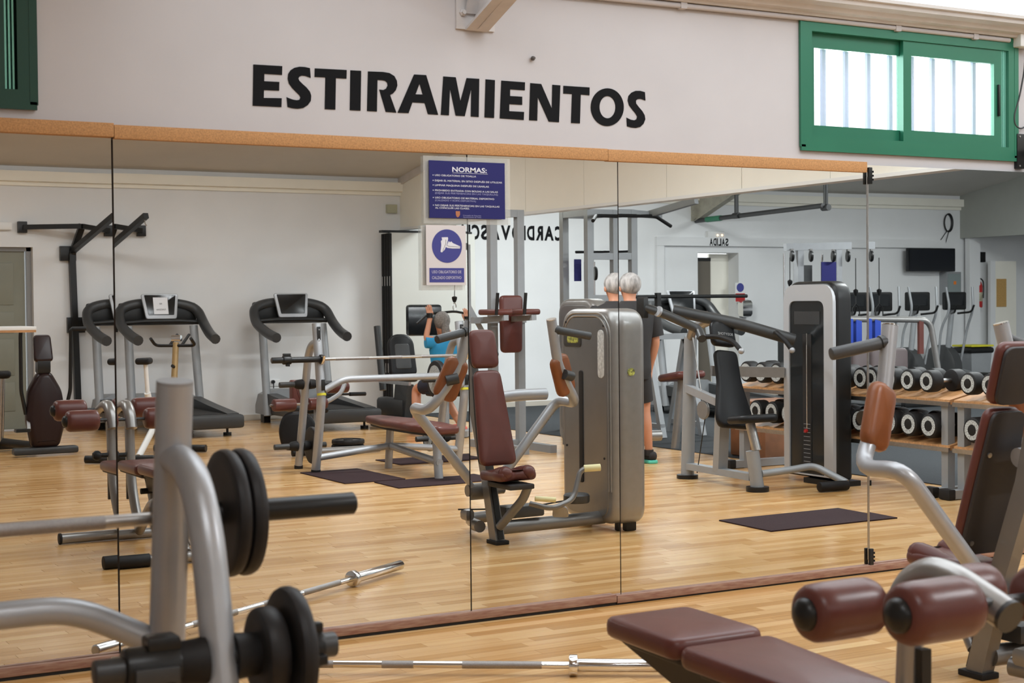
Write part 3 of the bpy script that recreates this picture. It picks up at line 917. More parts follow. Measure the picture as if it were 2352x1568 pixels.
# ------------------------------------------------------------------ adjustable decline bench (head end towards +y)
def decline_bench(label, at, rot=0., group='decline benches'):
    t = Thing('decline_bench', label, 'weight bench', at, group, rot)
    S = M_silver
    def padM(o, a):
        return Matrix.Translation(o) @ Matrix.Rotation(a, 4, 'X')
    ol = roundpoly([(-.155, .04), (.155, .04), (.150, .40), (-.150, .40)], .045)
    p1 = t.part('head_pad', G().pad(ol, .06, .022, padM((0, .05, .452), math.radians(.5)), puff=.006), M_vinyl)
    ol = roundpoly([(-.155, .035), (.155, .035), (.125, -.50), (-.125, -.50)], .04)
    p2 = t.part('seat_pad', G().pad(ol, .06, .022, padM((0, .045, .440), math.radians(2.0)), puff=.006), M_vinyl)
    for p_, y0, y1, z in ((p1, .10, .40, .448), (p2, -.42, .05, .432)):
        t.part('pad_base', G().pad(roundpoly([(-.12, y0), (.12, y0), (.11, y1), (-.11, y1)], .03), .02, .005, Matrix.Translation((0, 0, z-.012))), M_back, parent=p_)
    g = G().loft([[V((-.10, .42, .45)), V((.10, .42, .45)), V((.10, .42, .44)), V((-.10, .42, .44))], [V((-.09, .22, .45)), V((.09, .22, .45)), V((.07, .22, .36)), V((-.07, .22, .36))], [V((-.09, 0, .44)), V((.09, 0, .44)), V((.06, 0, .34)), V((-.06, 0, .34))]])
    t.part('pad_carrier', g, M_back)
    t.part('spine', G().tube([(0, .52, .05), (0, .20, .24), (0, -.08, .285), (0, -.44, .05)], .032, 14, fil=.12), S)
    t.part('seat_post', G().tube([(0, .05, .26), (0, .14, .38)], .028, 12).tube([(0, -.12, .27), (0, -.22, .42)], .026, 12), S)
    t.part('strut', G().tube([(.05, .44, .07), (.05, -.10, .36)], .010, 8), M_chrome)
    t.part('ratchet', G().box((0, .08, .335), (.05, .22, .035), b=.004), M_plastic)
    t.part('ratchet_knob', G().cyl((-.10, -.02, .34), (-.03, -.02, .34), .017, 12, .003), M_rubber)
    f1 = t.part('front_foot', G().cyl((-.36, .55, .033), (.36, .55, .033), .031, 16), S)
    f2 = t.part('rear_foot', G().cyl((-.36, -.45, .033), (.36, -.45, .033), .031, 16), S)
    for s in (-1, 1):
        t.part('rubber_grip', G().cyl((s*.21, .55, .036), (s*.385, .55, .036), .036, 16, .004), M_rubber, parent=f1)
        t.part('end_cap', G().cyl((s*.355, -.45, .034), (s*.370, -.45, .034), .034, 16, .003), M_rubber, parent=f2)
    t.part('roller_post', G().tube([(0, -.42, .06), (0, -.60, .30), (0, -.625, .74)], .030, 14, fil=.15), S)
    t.part('post_slide', G().box((0, -.66, .42), (.028, .02, .40)), M_plastic)
    t.part('adjust_knob', G().cyl((-.03, -.60, .50), (-.10, -.60, .50), .014, 10).lathe([(.022, 0), (.03, .012), (.03, .03), (.018, .045)], frame((-.075, -.60, .50), (-1, 0, 0)), 12), M_rubber)
    arm = t.part('roller_arm', G().tube([(0, -.575, .66), (0, -.61, .755), (0, -.68, .797), (0, -.75, .792), (0, -.905, .738)], .036, 16, fil=.09), S)
    t.part('end_cap', G().cyl((0, -.903, .7387), (0, -.913, .735), .037, 16), M_plastic_g, parent=arm)
    for yy, zz in ((-.593, .716), (-.88, .764)):
        ax = t.part('roller_axle', G().cyl((-.29, yy, zz), (.29, yy, zz), .010, 10), M_plastic_g)
        for s in (-1, 1):
            r_ = t.part('foam_roller', G().lathe([(.046, 0), (.057, .006), (.064, .02), (.0655, .05), (.0655, .145), (.064, .175), (.057, .189), (.046, .195)], frame((s*.085, yy, zz), (s, 0, 0)), 28), M_vinyl)
            t.part('roller_cap', G().lathe([(.037, 0), (.036, .008), (.028, .018), (.012, .024), (0.0001, .025)], frame((s*.280, yy, zz), (s, 0, 0)), 20), M_plastic, parent=r_)
    t.part('bracket_bar', G().box((0, -.735, .735), (.03, .26, .03), M=None), M_plastic_g)
    return t
decline_bench('maroon padded decline bench with foam rollers in front of the mirrors', (2.43, -2.75, 0))

# ------------------------------------------------------------------ seated chest press facing the mirrors
CX = 4.21
t = Thing('chest_press', 'silver chest press with tan arm pads and maroon seat facing the mirrors', 'gym machine', (CX, -1.95, 0))
def P(g, name, m, parent=None, label=None):
    return t.part(name, g, m, parent, local=False, label=label)
# back and head pads: plane leaning back from the mirror
b0, b1 = V((CX, -1.865, .455)), V((CX, -2.065, 1.250))
up_ = (b1-b0).normalized()
nrm = V((1, 0, 0)).cross(up_) * -1
nrm = nrm if nrm.y > 0 else -nrm
def BP(pts, o, th, bev, name, m, puff=.008, off=0.):
    M = Matrix(((1, up_.x, nrm.x, o.x), (0, up_.y, nrm.y, o.y), (0, up_.z, nrm.z, o.z), (0, 0, 0, 1)))
    if M.determinant() < 0:
        M = M @ Matrix.Scale(-1, 4, V((1, 0, 0)))
    M = M @ Matrix.Translation((0, 0, off))
    return P(G().pad(pts, th, bev, M, puff=puff), name, m)
BP(roundpoly([(-.122, 0), (.122, 0), (.106, .30), (.088, .565), (-.088, .565), (-.106, .30)], .045), b0, .046, .024, 'back_pad', M_vinyl)
BP(roundpoly([(-.090, .578), (.090, .578), (.086, .812), (-.086, .812)], .045), b0, .046, .024, 'head_pad', M_vinyl)
bb = BP(roundpoly([(-.114, .01), (.114, .01), (.099, .30), (.081, .56), (-.081, .56), (-.099, .30)], .04), b0, .016, .004, 'back_board', M_back, 0, -.017)
hb = BP(roundpoly([(-.082, .585), (.082, .585), (.078, .80), (-.078, .80)], .04), b0, .016, .004, 'head_board', M_back, 0, -.017)
for dx, dz in ((-.075, .06), (.075, .06), (-.07, .40), (.07, .40)):
    q = b0+up_*dz+V((dx, 0, 0))-nrm*.018
    P(G().cyl(q, q-nrm*.006, .010, 12), 'board_screw', M_steel, bb)
# seat with two raised horns
ol = roundpoly([(-.09, -.06), (.09, -.06), (.10, .06), (.125, .18), (.115, .27), (.05, .26), (0, .23), (-.05, .26), (-.115, .27), (-.125, .18), (-.10, .06)], .03)
P(G().pad(ol, .06, .025, Matrix.Translation((CX, -1.86, .375)) @ Matrix.Rotation(math.radians(4), 4, 'X')), 'seat', M_vinyl)
for s in (-1, 1):
    P(G().tube([(CX+s*.065, -1.80, .41), (CX+s*.072, -1.69, .425), (CX+s*.075, -1.635, .435)], [.030, .044, .043], 14).sphere((CX+s*.075, -1.63, .435), .042, 14), 'seat_horn', M_vinyl)
P(G().box((CX, -1.70, .36), (.16, .26, .03), b=.006), 'seat_base', M_back)
# spine and base
P(G().loft([[V((CX+a, y-.03, z)) for a, y_, in ((-w2, 0), (w2, 0))]+[V((CX+a, y+.05, z)) for a in (w2, -w2)] for y, z, w2 in ((-1.87, .0, .030), (-1.97, .35, .028), (-2.11, .75, .026), (-2.19, 1.12, .020))]), 'spine', M_silver_d)
P(G().bar((CX, -1.818, .03), (CX, -1.915, .36), .034, .008, (0, 1, 0)), 'spine_cover', M_plastic)
P(G().box((CX, -1.86, .012), (.085, .12, .024), b=.004), 'front_foot', M_rubber)
P(G().tube([(CX+.02, -1.90, .085), (4.75, -1.95, .08), (5.02, -1.97, .08)], .041, 16, fil=.1), 'base_tube', M_silver_d)
P(G().tube([(CX-.02, -2.04, .08), (CX+.06, -2.42, .07), (4.7, -2.5, .07)], .036, 14, fil=.1), 'rear_base_tube', M_silver_d)
P(G().tube([(CX+.0, -1.84, .10), (CX+.06, -1.66, .28), (CX+.07, -1.62, .36)], .026, 12, fil=.06), 'seat_strut', M_silver_d)
P(G().tube([(CX, -2.05, .83), (4.45, -2.06, .85), (4.66, -2.05, .85)], .036, 16, fil=.12), 'shoulder_tube', M_silver_l)
# movement arms
for s in (-1, 1):
    def Q(x, y, z):
        return V((CX+s*(4.21-x), y, z))
    a = P(G().tube([Q(4.14, -2.04, .30), Q(3.70, -2.01, .815), Q(3.70, -1.79, .80), Q(3.80, -1.75, .93), Q(3.87, -1.73, 1.05), Q(3.925, -1.705, 1.305)], .030, 16, fil=.08), 'press_arm', M_silver_l)
    P(G().cyl(Q(3.925, -1.705, 1.305), Q(3.926, -1.7045, 1.309), .0302, 16), 'arm_cap', M_chrome, a)
    P(G().cyl(Q(3.898, -1.705, 1.245), Q(3.69, -1.65, 1.205), .0235, 14, .004), 'hand_grip', M_grip, a)
    P(G().cyl(Q(3.908, -1.707, 1.247), Q(3.88, -1.70, 1.241), .029, 14), 'grip_collar', M_plastic_g, a)
    P(G().cyl(Q(3.78, -1.72, .97), Q(3.845, -1.70, .985), .030, 16), 'pad_pivot', M_plastic_g, a)
    # tan arm pad, leaning with the arm, facing the sitter
    c0, c1 = Q(3.775, -1.745, .865), Q(3.865, -1.705, 1.10)
    ua = (c1-c0).normalized()
    na = (V((s, 0, 0))*-1).cross(ua)
    fa = V((-.25*s, -1, 0)); fa = (fa-ua*fa.dot(ua)).normalized()
    sa_ = ua.cross(fa)
    M = Matrix(((sa_.x, ua.x, fa.x, c0.x), (sa_.y, ua.y, fa.y, c0.y), (sa_.z, ua.z, fa.z, c0.z), (0, 0, 0, 1)))
    if M.determinant() < 0:
        M = M @ Matrix.Scale(-1, 4, V((1, 0, 0)))
    P(G().pad(roundpoly([(-.072, 0), (.072, 0), (.070, .25), (-.070, .25)], .05), .06, .026, M @ Matrix.Translation((0, -.005, -.005)), puff=.01), 'arm_pad', M_vinyl_o)
P(G().lathe([(.05, -.07), (.05, .07)], frame((CX-.02, -2.05, .29), (1, 0, 0)), 18).cyl((CX-.14, -2.04, .30), (CX+.14, -2.04, .30), .035, 14), 'pivot_hub', M_silver_d)
# foot lever with cream grips
fl = P(G().tube([(CX+.10, -1.66, .25), (CX+.20, -1.58, .22), (CX+.36, -1.60, .26), (CX+.42, -1.62, .42), (CX+.46, -1.60, .44)], .016, 12, fil=.05), 'foot_lever', M_silver_d)
P(G().cyl((CX+.44, -1.61, .435), (CX+.53, -1.57, .44), .021, 12, .003), 'lever_grip', M_cream_grip, fl)
P(G().cyl((CX+.10, -1.60, .285), (CX+.21, -1.55, .275), .015, 12, .003), 'lever_grip', M_cream_grip, fl)
P(G().pad(roundpoly([(-.05, -.03), (.05, -.03), (.04, .04), (-.04, .04)], .02), .012, .003, frame((CX+.27, -1.60, .19), (.5, -.6, .3))), 'cam_plate', M_silver, fl)
# pulley housings and belt
P(G().box((CX-.06, -2.16, .14), (.09, .08, .07), b=.02), 'pulley_housing', M_silver_d)
P(G().box((CX+.20, -1.94, .17), (.26, .12, .07), b=.012), 'pulley_housing', M_plastic_g)
P(G().lathe([(.075, 0), (.08, .01), (.08, .045), (.07, .055)], frame((4.80, -1.93, .19), (0, 0, 1)), 20), 'belt_wheel', M_plastic_g)
P(G().tube([(CX-.12, -2.2, .17), (CX+.2, -1.95, .18), (4.78, -1.94, .21)], .005, 6), 'drive_belt', M_rubber)
# weight housing: flat face with a slot towards the sitter
TX0, TX1, TY0, TY1, TH = 4.985, 5.175, -2.40, -1.80, 1.365
def slab(x0, x1, y0, y1, z0, z1, r, bev):
    M = Matrix(((0, 0, 1, x0), (1, 0, 0, 0), (0, 1, 0, 0), (0, 0, 0, 1)))
    return G().pad(roundpoly([(y0, z0), (y1, z0), (y1, z1), (y0, z1)], r, 7), x1-x0, bev, M, seg=4)
P(slab(TX0, TX1, TY0, TY1, .045, TH, [.12, .12, .14, .14], .045), 'weight_housing', M_silver)
hs = P(slab(TX0-.006, TX0+.02, TY0+.05, TY1-.055, .085, TH-.055, [.10, .10, .10, .10], .006), 'face_panel', M_silver_d)
for k in (0, 1):
    d = .028+.018*k
    yl = [(TY0+d, .5), (TY0+d, TH-d-.09), (TY0+d+.09, TH-d), (TY1-d-.09, TH-d), (TY1-d, TH-d-.09), (TY1-d, .25)]
    P(G().tube([(TX0-.003+.004*(1-k), y, z) for y, z in yl], .007, 8, fil=.09), 'face_rib', M_silver, hs)
P(slab(TX0-.012, TX0+.0, -2.17, -2.125, .28, .98, .02, .004), 'pin_slot', M_dark, hs)
P(slab(TX0-.010, TX0+.0, -1.955, -1.885, .94, 1.235, .034, .003), 'instruction_plate', mat('plate_print', (.62, .62, .60), .45, var=.35, scale=60), hs)
P(slab(TX0-.011, TX0+.0, -2.345, -2.14, 1.125, 1.235, .03, .003), 'badge_panel', M_plastic_g, hs)
P(slab(TX0-.013, TX0+.0, -2.30, -2.17, 1.15, 1.205, .02, .002), 'badge', mat('badge_yellow', (.50, .52, .10), .5, var=.6, scale=60, col2=(.05, .05, .03)), hs)
for y, z in ((TY0+.08, 1.28), (TY1-.09, 1.26), (TY0+.08, .5), (TY1-.09, .45)):
    P(G().cyl((TX0-.004, y, z), (TX0-.010, y, z), .007, 8), 'panel_screw', M_dark, hs)
P(G().cyl((5.06, TY1+.0, .98), (5.06, TY1+.008, .98), .024, 16), 'lock_badge', mat('badge_yellow', (0, 0, 0)), None)
for y in (TY0+.10, TY1-.09):
    P(G().box((5.10, y, .055), (.07, .045, .11), b=.008), 'housing_foot', M_plastic)
# ------------------------------------------------------------------ back of the room (seen in the mirrors)
MB_ = Matrix(((-1, 0, 0, 0), (0, 0, 1, YB), (0, 1, 0, 0), (0, 0, 0, 1)))   # local xy -> back wall, reading towards -x
def on_back(x, z, d=.001):
    return Matrix(((-1, 0, 0, x), (0, 0, 1, YB+d), (0, 1, 0, z), (0, 0, 0, 1)))
t = Thing('wall_lettering', 'black capital letters spelling CARDIOVASCULAR on the far white wall', 'lettering', (9.9, YB, 2.27))
WD = 1.55
g_all = 'CARDIOVASCULAR'
xx = 10.90
for ch in g_all:
    wl = .045 if ch == 'I' else (.15 if ch in 'VOA' else .118)
    t.part('letter', text(ch, on_back(xx, 2.268), .19, wl, t=.002, bold=.04), M_black_vinyl_letter, local=False)
    xx -= wl+.02
t = Thing('wall_lettering', 'small black word SALIDA above the exit doorway', 'lettering', (13.15, YB, 2.21))
xx = 13.32
for ch in 'SALIDA':
    wl = .016 if ch == 'I' else .053
    t.part('letter', text(ch, on_back(xx, 2.212, .062), .105, wl, t=.002, bold=.03), M_black_vinyl_letter, local=False)
    xx -= wl+.010

# olive door in its recess, and the door beyond the exit opening
g = G().box((3.47, YB-.14, 1.04), (.86, .05, 2.06))
d1 = struct('door_1', g, M_door)
G().box((3.035, YB-.13, 1.05), (.05, .10, 2.1)).box((3.945, YB-.13, 1.05), (.06, .10, 2.1)).box((3.49, YB-.13, 2.08), (.95, .10, .05)).obj('door_frame', M_doorframe, d1)
for z0, z1 in ((.22, .55), (.63, 1.05), (1.12, 1.36), (1.44, 1.92)):
    G().box((3.47, YB-.112, (z0+z1)/2), (.60, .012, z1-z0), b=.004).obj('door_panel', M_door, d1)
G().cyl((3.12, YB-.11, 1.0), (3.12, YB-.05, 1.0), .012, 8).cyl((3.12, YB-.055, 1.0), (3.24, YB-.055, 1.0), .010, 8).obj('handle', M_steel, d1)
g = G().box((13.0, YB-.24, 1.0), (.40, .05, 2.0))
d2 = struct('door_2', g, mat('brown_door', (.13, .11, .085), .55))
G().box((13.0, YB-.215, 2.02), (.40, .02, .05)).obj('closer', M_plastic, d2)
G().box((13.38, YB-.27, 1.05), (.36, .04, 2.1)).obj('side_wall', M_cream, d2)

def wallbox(name, x, z, w_, h_, d, m, label, cat, b=.004, y=None):
    return single(name, G().box((x, (YB if y is None else y)+d/2, z), (w_, d, h_), b=b), m, label, cat, (x, YB, z-h_/2))
t = Thing('emergency_light', 'white emergency light with two orange lamps above the exit', 'light', (13.11, YB, 2.37))
t.part('housing', G().box((13.11, YB+.03, 2.37), (.30, .06, .10), b=.01), M_white, local=False)
for dx in (.02, .10):
    t.part('indicator', G().sphere((13.11+dx, YB+.062, 2.36), .013, 8), M_led, local=False)
wallbox('emergency_light', 3.62, 2.335, .22, .09, .06, M_white, 'white emergency light above the olive door', 'light', .01)
wallbox('junction_box', 8.08, 2.63, .14, .11, .05, mat('aged_box', (.42, .42, .30), .6), 'yellowed junction box beside the bulkhead', 'electrical box')
t = Thing('dispenser_sign', 'red and blue notice on the wall beside the exit', 'sign', (13.57, YB, 1.40))
t.part('board', G().box((13.57, YB+.004, 1.535), (.18, .008, .28)), M_white, local=False)
t.part('red_field', G().box((13.57, YB+.009, 1.46), (.17, .004, .12)), M_red, local=False)
t.part('disc', G().cyl((13.57, YB+.008, 1.605), (13.57, YB+.012, 1.605), .065, 20), M_blue2, local=False)
single('towel_dispenser', G().box((13.62, YB+.06, 1.30), (.17, .12, .26), b=.05), M_chrome, 'chrome towel dispenser under the red notice', 'dispenser', (13.62, YB, 1.17))
t = Thing('wall_screen', 'black flat screen mounted on the far wall', 'screen', (16.6, YB, 1.83))
t.part('screen', G().box((16.6, YB+.16, 2.015), (.95, .05, .36), b=.01), M_screen, local=False)
t.part('bezel', G().box((16.6, YB+.188, 2.015), (.90, .006, .32)), mat('screen_glass', (.010, .012, .016), .12), local=False)
t.part('wall_arm', G().box((16.6, YB+.07, 2.1), (.2, .14, .12)), M_plastic, local=False)
t = Thing('cable_coil', 'coil of dark cable hung on the far wall', 'cable', (17.05, YB, 2.42))
for k in range(3):
    t.part('loop', G().tube([V((17.08+(.075+.006*k)*math.cos(a), YB+.02+.012*k, 2.60+(.13+.006*k)*math.sin(a))) for a in [2*PI*i/24 for i in range(25)]], .008, 6), M_plastic, local=False)
t.part('tail', G().tube([(17.06, YB+.03, 2.48), (16.9, YB+.03, 2.30), (16.7, YB+.03, 2.22)], .006, 6, fil=.06).tube([(17.1, YB+.03, 2.48), (17.0, YB+.03, 2.22), (16.75, YB+.03, 2.16), (16.6, YB+.03, 2.25)], .006, 6, fil=.06), M_plastic, local=False)
t = Thing('electrical_cabinet', 'grey electrical cabinet with orange warning tag', 'cabinet', (17.07, YB, 1.2))
t.part('body', G().box((17.07, YB+.08, 1.58), (.30, .16, .50), b=.006), M_rackgrey, local=False)
t.part('door', G().box((17.07, YB+.165, 1.58), (.25, .012, .44), b=.004), mat('cabinet_glass', (.22, .26, .26), .3), local=False)
t.part('warning_tag', G().box((17.08, YB+.173, 1.66), (.05, .004, .05)), M_orange, local=False)
t.part('trunking', G().box((17.02, YB+.04, .68), (.14, .08, 1.3)), M_wall2, local=False)
# extinguisher corner
t = Thing('fire_extinguisher', 'red fire extinguisher with black hose on the wall', 'extinguisher', (17.62, YB+.1, 1.28))
t.part('cylinder', G().lathe([(.07, 0), (.078, .02), (.078, .34), (.055, .40), (.025, .43), (.025, .46)], Matrix.Translation((17.62, YB+.1, 1.27)), 20), M_red, local=False)
t.part('label', G().lathe([(.0785, .10), (.0785, .24)], Matrix.Translation((17.62, YB+.1, 1.27)), 20), mat('extinguisher_label', (.45, .42, .30), .5, var=.5, scale=30), local=False)
t.part('handle', G().tube([(17.62, YB+.1, 1.73), (17.60, YB+.12, 1.78), (17.54, YB+.15, 1.81)], .012, 8, fil=.02), M_plastic, local=False)
t.part('hose', G().tube([(17.65, YB+.1, 1.74), (17.72, YB+.12, 1.70), (17.73, YB+.12, 1.55), (17.70, YB+.14, 1.42)], .011, 8, fil=.06), M_plastic, local=False)
wallbox('extinguisher_sign', 17.52, 1.93, .10, .17, .006, M_red, 'red fire equipment sign above the extinguisher', 'sign', 0)
t = Thing('white_door_leaf', 'white door leaf with cork notice board beyond the partition', 'door', (18.05, YB+.2, 0))
t.part('leaf', G().box((18.05, YB+.2, 1.0), (.55, .04, 2.0)), M_cream, local=False)
t.part('stile', G().box((17.82, YB+.2, 1.0), (.10, .06, 2.02)), M_wall2, local=False)
t.part('notice_board', G().box((18.0, YB+.228, 1.50), (.20, .012, .44)), mat('notice_cork', (.50, .30, .10), .8, var=.2, scale=60), local=False)
wallbox('framed_notice', 17.80, 2.07, .12, .16, .03, M_plastic, 'small black framed notice high on the wall', 'frame')
# wall socket with plug by the treadmill
t = Thing('wall_socket', 'white wall socket with black plug beside the treadmill', 'socket', (6.47, YB, .42))
t.part('plate', G().box((6.47, YB+.006, .45), (.15, .012, .085), b=.003), M_white, local=False)
t.part('plug', G().cyl((6.45, YB+.01, .465), (6.45, YB+.05, .465), .022, 10), M_plastic, local=False)
t.part('lead', G().tube([(6.45, YB+.045, .46), (6.45, YB+.05, .36), (6.40, YB+.06, .15), (6.38, YB+.10, .03)], .006, 6, fil=.08), M_plastic, local=False)

# sprinkler pipe with hangers
t = Thing('ceiling_pipe', 'dark hanging pipe below the roof by the exit', 'pipe', (12.75, -10, 2.55))
t.part('pipe', G().tube([(12.78, YB+.02, 2.56), (12.66, -8.98, 2.60)], .032, 12), M_plastic_g, local=False)
for y in (-10.85, -9.0):
    t.part('hanger', G().tube([(12.72, y, 2.58), (12.72, y, roof_z(y)+.02)], .03, 10).cyl((12.72, y-.06, 2.578), (12.72, y+.06, 2.578), .042, 12), M_plastic_g, local=False)
t.part('green_tag', G().cyl((12.768, -11.6, 2.565), (12.755, -11.25, 2.568), .040, 12), mat('green_tape', (.03, .20, .11), .5), local=False)

# folded partition leaves at the back wall
t = Thing('folding_partition', 'cream folding partition stacked against the far wall, black gaskets', 'partition', (8.6, -11.7, 0))
for k in range(4):
    y = -11.78+.075*k
    lf = t.part('leaf', G().box((8.62, y, 1.16), (1.42, .05, 2.30), b=.004), mat('partition_laminate', (.60, .60, .56), .6), local=False)
    t.part('gasket', G().box((7.905, y+.028, 1.16), (.02, .018, 2.28)).box((7.90, y, 1.16), (.012, .02, 2.28)), M_rubber, parent=lf, local=False)
    for z in (1.7, .6):
        t.part('hinge', G().box((7.899, y+.01, z), (.014, .02, .12)), M_steel, parent=lf, local=False)
t.part('top_rail', G().box((8.55, -11.60, 2.325), (1.5, .10, .03)), M_plastic, local=False)

# wall-mounted bag rig
t = Thing('bag_rig', 'black steel punching bag rig on the far wall', 'wall rig', (4.4, YB, .3))
t.part('mast', G().bar((4.44, YB+.06, .33), (4.40, YB+.06, 2.02), .07, .07, (0, 1, 0)).bar((4.40, YB+.06, 2.02), (4.50, YB+.16, 2.36), .07, .07, (0, 1, 0)), M_plastic, local=False)
t.part('cross_bar', G().bar((3.86, YB+.06, 2.325), (4.45, YB+.30, 2.335), .055, .055).bar((4.45, YB+.30, 2.335), (4.83, YB+.06, 2.30), .055, .055), M_plastic, local=False)
t.part('jib', G().bar((4.40, YB+.06, 2.05), (4.62, YB+1.05, 2.42), .06, .06), M_plastic, local=False)
for x, z, w_, h_ in ((3.85, 2.325, .10, .13), (4.84, 2.30, .10, .13), (4.36, 2.03, .18, .17), (4.44, 1.20, .20, .18)):
    t.part('wall_plate', G().box((x, YB+.03, z), (w_, .06, h_), b=.004), M_plastic, local=False)
t.part('hook', G().tube([(4.62, YB+1.0, 2.38), (4.62, YB+1.0, 2.33), (4.64, YB+1.0, 2.31)], .006, 6), M_steel, local=False)

# ------------------------------------------------------------------ cardio machines
def treadmill(label, at, rot=0., sheet=False, group='treadmills'):
    "front towards -y, runner steps on from +y"
    t = Thing('treadmill', label, 'treadmill', at, group, rot)
    t.part('deck', G().box((0, 0, .17), (.74, 1.72, .12), b=.02), M_plastic_g)
    t.part('belt', G().box((0, .08, .235), (.50, 1.45, .012)), M_rubber)
    for s in (-1, 1):
        t.part('side_rail', G().loft([[V((s*.27, y, .23)), V((s*.40, y, .23)), V((s*.40, y, z)), V((s*.27, y, z))] for y, z in ((-.55, .36), (.1, .30), (.82, .245))]), M_plastic_g)
        t.part('post', G().tube([(s*.40, -.52, .10), (s*.385, -.72, 1.18)], .036, 12, flat=1.4), M_rackgrey)
        t.part('foot', G().cyl((s*.30, .72, 0), (s*.30, .72, .035), .045, 12).cyl((s*.30, .72, .03), (s*.30, .72, .12), .014, 8), M_plastic)
        t.part('front_foot', G().box((s*.33, -.8, .055), (.08, .12, .11)), M_plastic)
    t.part('rear_cap', G().box((0, .88, .165), (.84, .10, .15), b=.03), M_plastic_g)
    t.part('side_badge', G().box((.373, .45, .17), (.004, .10, .025)), M_yellow)
    t.part('hood', G().loft([[V((-.38, y, .10)), V((.38, y, .10)), V((.38, y, z)), V((.25, y, z+.06)), V((-.25, y, z+.06)), V((-.38, y, z))] for y, z in ((-1.02, .20), (-.92, .34), (-.55, .35))]), M_rackgrey)
    c = t.part('console_frame', G().tube([(-.44, -.08, 1.03), (-.46, -.34, 1.08), (-.49, -.66, 1.20), (-.46, -.82, 1.38), (-.26, -.86, 1.44), (.26, -.86, 1.44), (.46, -.82, 1.38), (.49, -.66, 1.20), (.46, -.34, 1.08), (.44, -.08, 1.03)], .058, 12, fil=.13), M_plastic_g)
    t.part('console_back', G().box((0, -.86, 1.32), (.90, .06, .26), b=.025), M_plastic, parent=c)
    t.part('hand_bar', G().tube([(-.44, -.72, 1.22), (-.2, -.70, 1.235), (.2, -.70, 1.235), (.44, -.72, 1.22)], .03, 10), M_plastic, parent=c)
    M = Matrix(((-1, 0, 0, 0), (0, -.24, .97, -.72), (0, .97, .24, 1.255), (0, 0, 0, 1)))
    d = t.part('display', G().pad(roundpoly([(-.18, 0), (.18, 0), (.22, .30), (-.22, .30)], .03), .03, .008, M), M_silver_l)
    t.part('screen', G().pad(roundpoly([(-.15, .045), (.15, .045), (.185, .285), (-.185, .285)], .01), .004, .001, M @ Matrix.Translation((0, 0, .029))), M_screen, parent=d)
    t.part('stop_key', G().box((0, -.735, 1.25), (.05, .02, .02)), M_orange, parent=d)
    if sheet:
        t.part('paper_sheet', G().box((0, .155, 0), (.17, .20, .001), M @ Matrix.Translation((0, 0, .036))), mat('paper', (.72, .72, .74), .7), parent=d)
        for txt, dy, wd in (('NO', .17, .03), ('FUNCIONA', .10, .11)):
            t.part('printed_line', text(txt, M @ Matrix.Translation((wd/2, dy, .038)) @ Matrix.Rotation(PI, 4, 'Y') @ Matrix.Scale(-1, 4, V((0, 0, 1))) if False else M @ Matrix.Translation((-wd/2, dy, .0385)), .02, wd, t=.0003), M_plastic, parent=d)
    return t
treadmill('charcoal treadmill with a paper sheet on its console, beside the bag rig', (4.93, -10.69, 0), sheet=True)
treadmill('charcoal treadmill with a dark console, beside the wall socket', (6.53, -10.66, 0))
treadmill('charcoal treadmill on grey rubber beside the exit doorway', (11.2, -9.25, 0), 0, group=None)

def spin_bike(label, at, rot):
    t = Thing('spinning_bike', label, 'exercise bike', at, None, rot)
    W = M_white
    t.part('front_foot', G().cyl((-.26, -.5, .04), (.26, -.5, .04), .035, 12), M_plastic)
    t.part('rear_foot', G().cyl((-.24, .5, .04), (.24, .5, .04), .035, 12), M_plastic)
    t.part('frame', G().tube([(0, .5, .06), (0, .10, .32), (0, -.5, .06)], .03, 10, fil=.1).tube([(0, .12, .30), (0, .28, .62)], .03, 10).tube([(0, -.20, .22), (0, -.38, .70)], .032, 10), W)
    t.part('seat_post', G().tube([(0, .27, .60), (0, .31, .88)], .020, 10), W)
    t.part('saddle', G().pad(roundpoly([(-.075, .09), (.075, .09), (.025, -.12), (-.025, -.12)], .03), .06, .025, Matrix.Translation((0, .31, .88))), M_rubber)
    t.part('stem', G().tube([(0, -.37, .68), (0, -.43, 1.06)], .030, 10), mat('tan_stem', (.40, .27, .12), .4, .3))
    h = t.part('handlebar', G().tube([(-.20, -.30, 1.10), (-.20, -.42, 1.03), (.20, -.42, 1.03), (.20, -.30, 1.10)], .015, 10, fil=.05).tube([(-.06, -.42, 1.03), (-.06, -.62, 1.13)], .014, 8).tube([(.06, -.42, 1.03), (.06, -.62, 1.13)], .014, 8), M_rubber)
    t.part('head_clip', G().box((0, -.45, 1.10), (.09, .05, .06), b=.008), M_chrome, parent=h)
    t.part('flywheel', G().lathe([(.22, -.02), (.235, -.012), (.235, .012), (.22, .02)], frame((0, -.40, .27), (1, 0, 0)), 28), M_steel)
    t.part('chain_guard', G().pad(roundpoly([(-.45, .20), (.08, .20), (.12, .38), (-.42, .36)], .06), .04, .01, Matrix(((0, 0, 1, .03), (1, 0, 0, 0), (0, 1, 0, 0), (0, 0, 0, 1)))), W)
    for s in (-1, 1):
        t.part('crank', G().bar((s*.07, .02, .30), (s*.075, .02+s*.10, .30-s*.13), .02, .02), M_steel)
        t.part('pedal', G().box((s*.13, .02+s*.10, .30-s*.13), (.10, .09, .02), b=.004).tube([(s*.10, -.02+s*.10, .31-s*.13), (s*.13, -.03+s*.10, .36-s*.13), (s*.16, -.02+s*.10, .31-s*.13)], .006, 6), M_plastic)
    t.part('tension_knob', G().cyl((0, -.40, .82), (0, -.33, .84), .016, 8), M_plastic)
    return t
spin_bike('white spinning bike with tan stem in front of the treadmill', (3.93, -8.0, 0), math.radians(38))

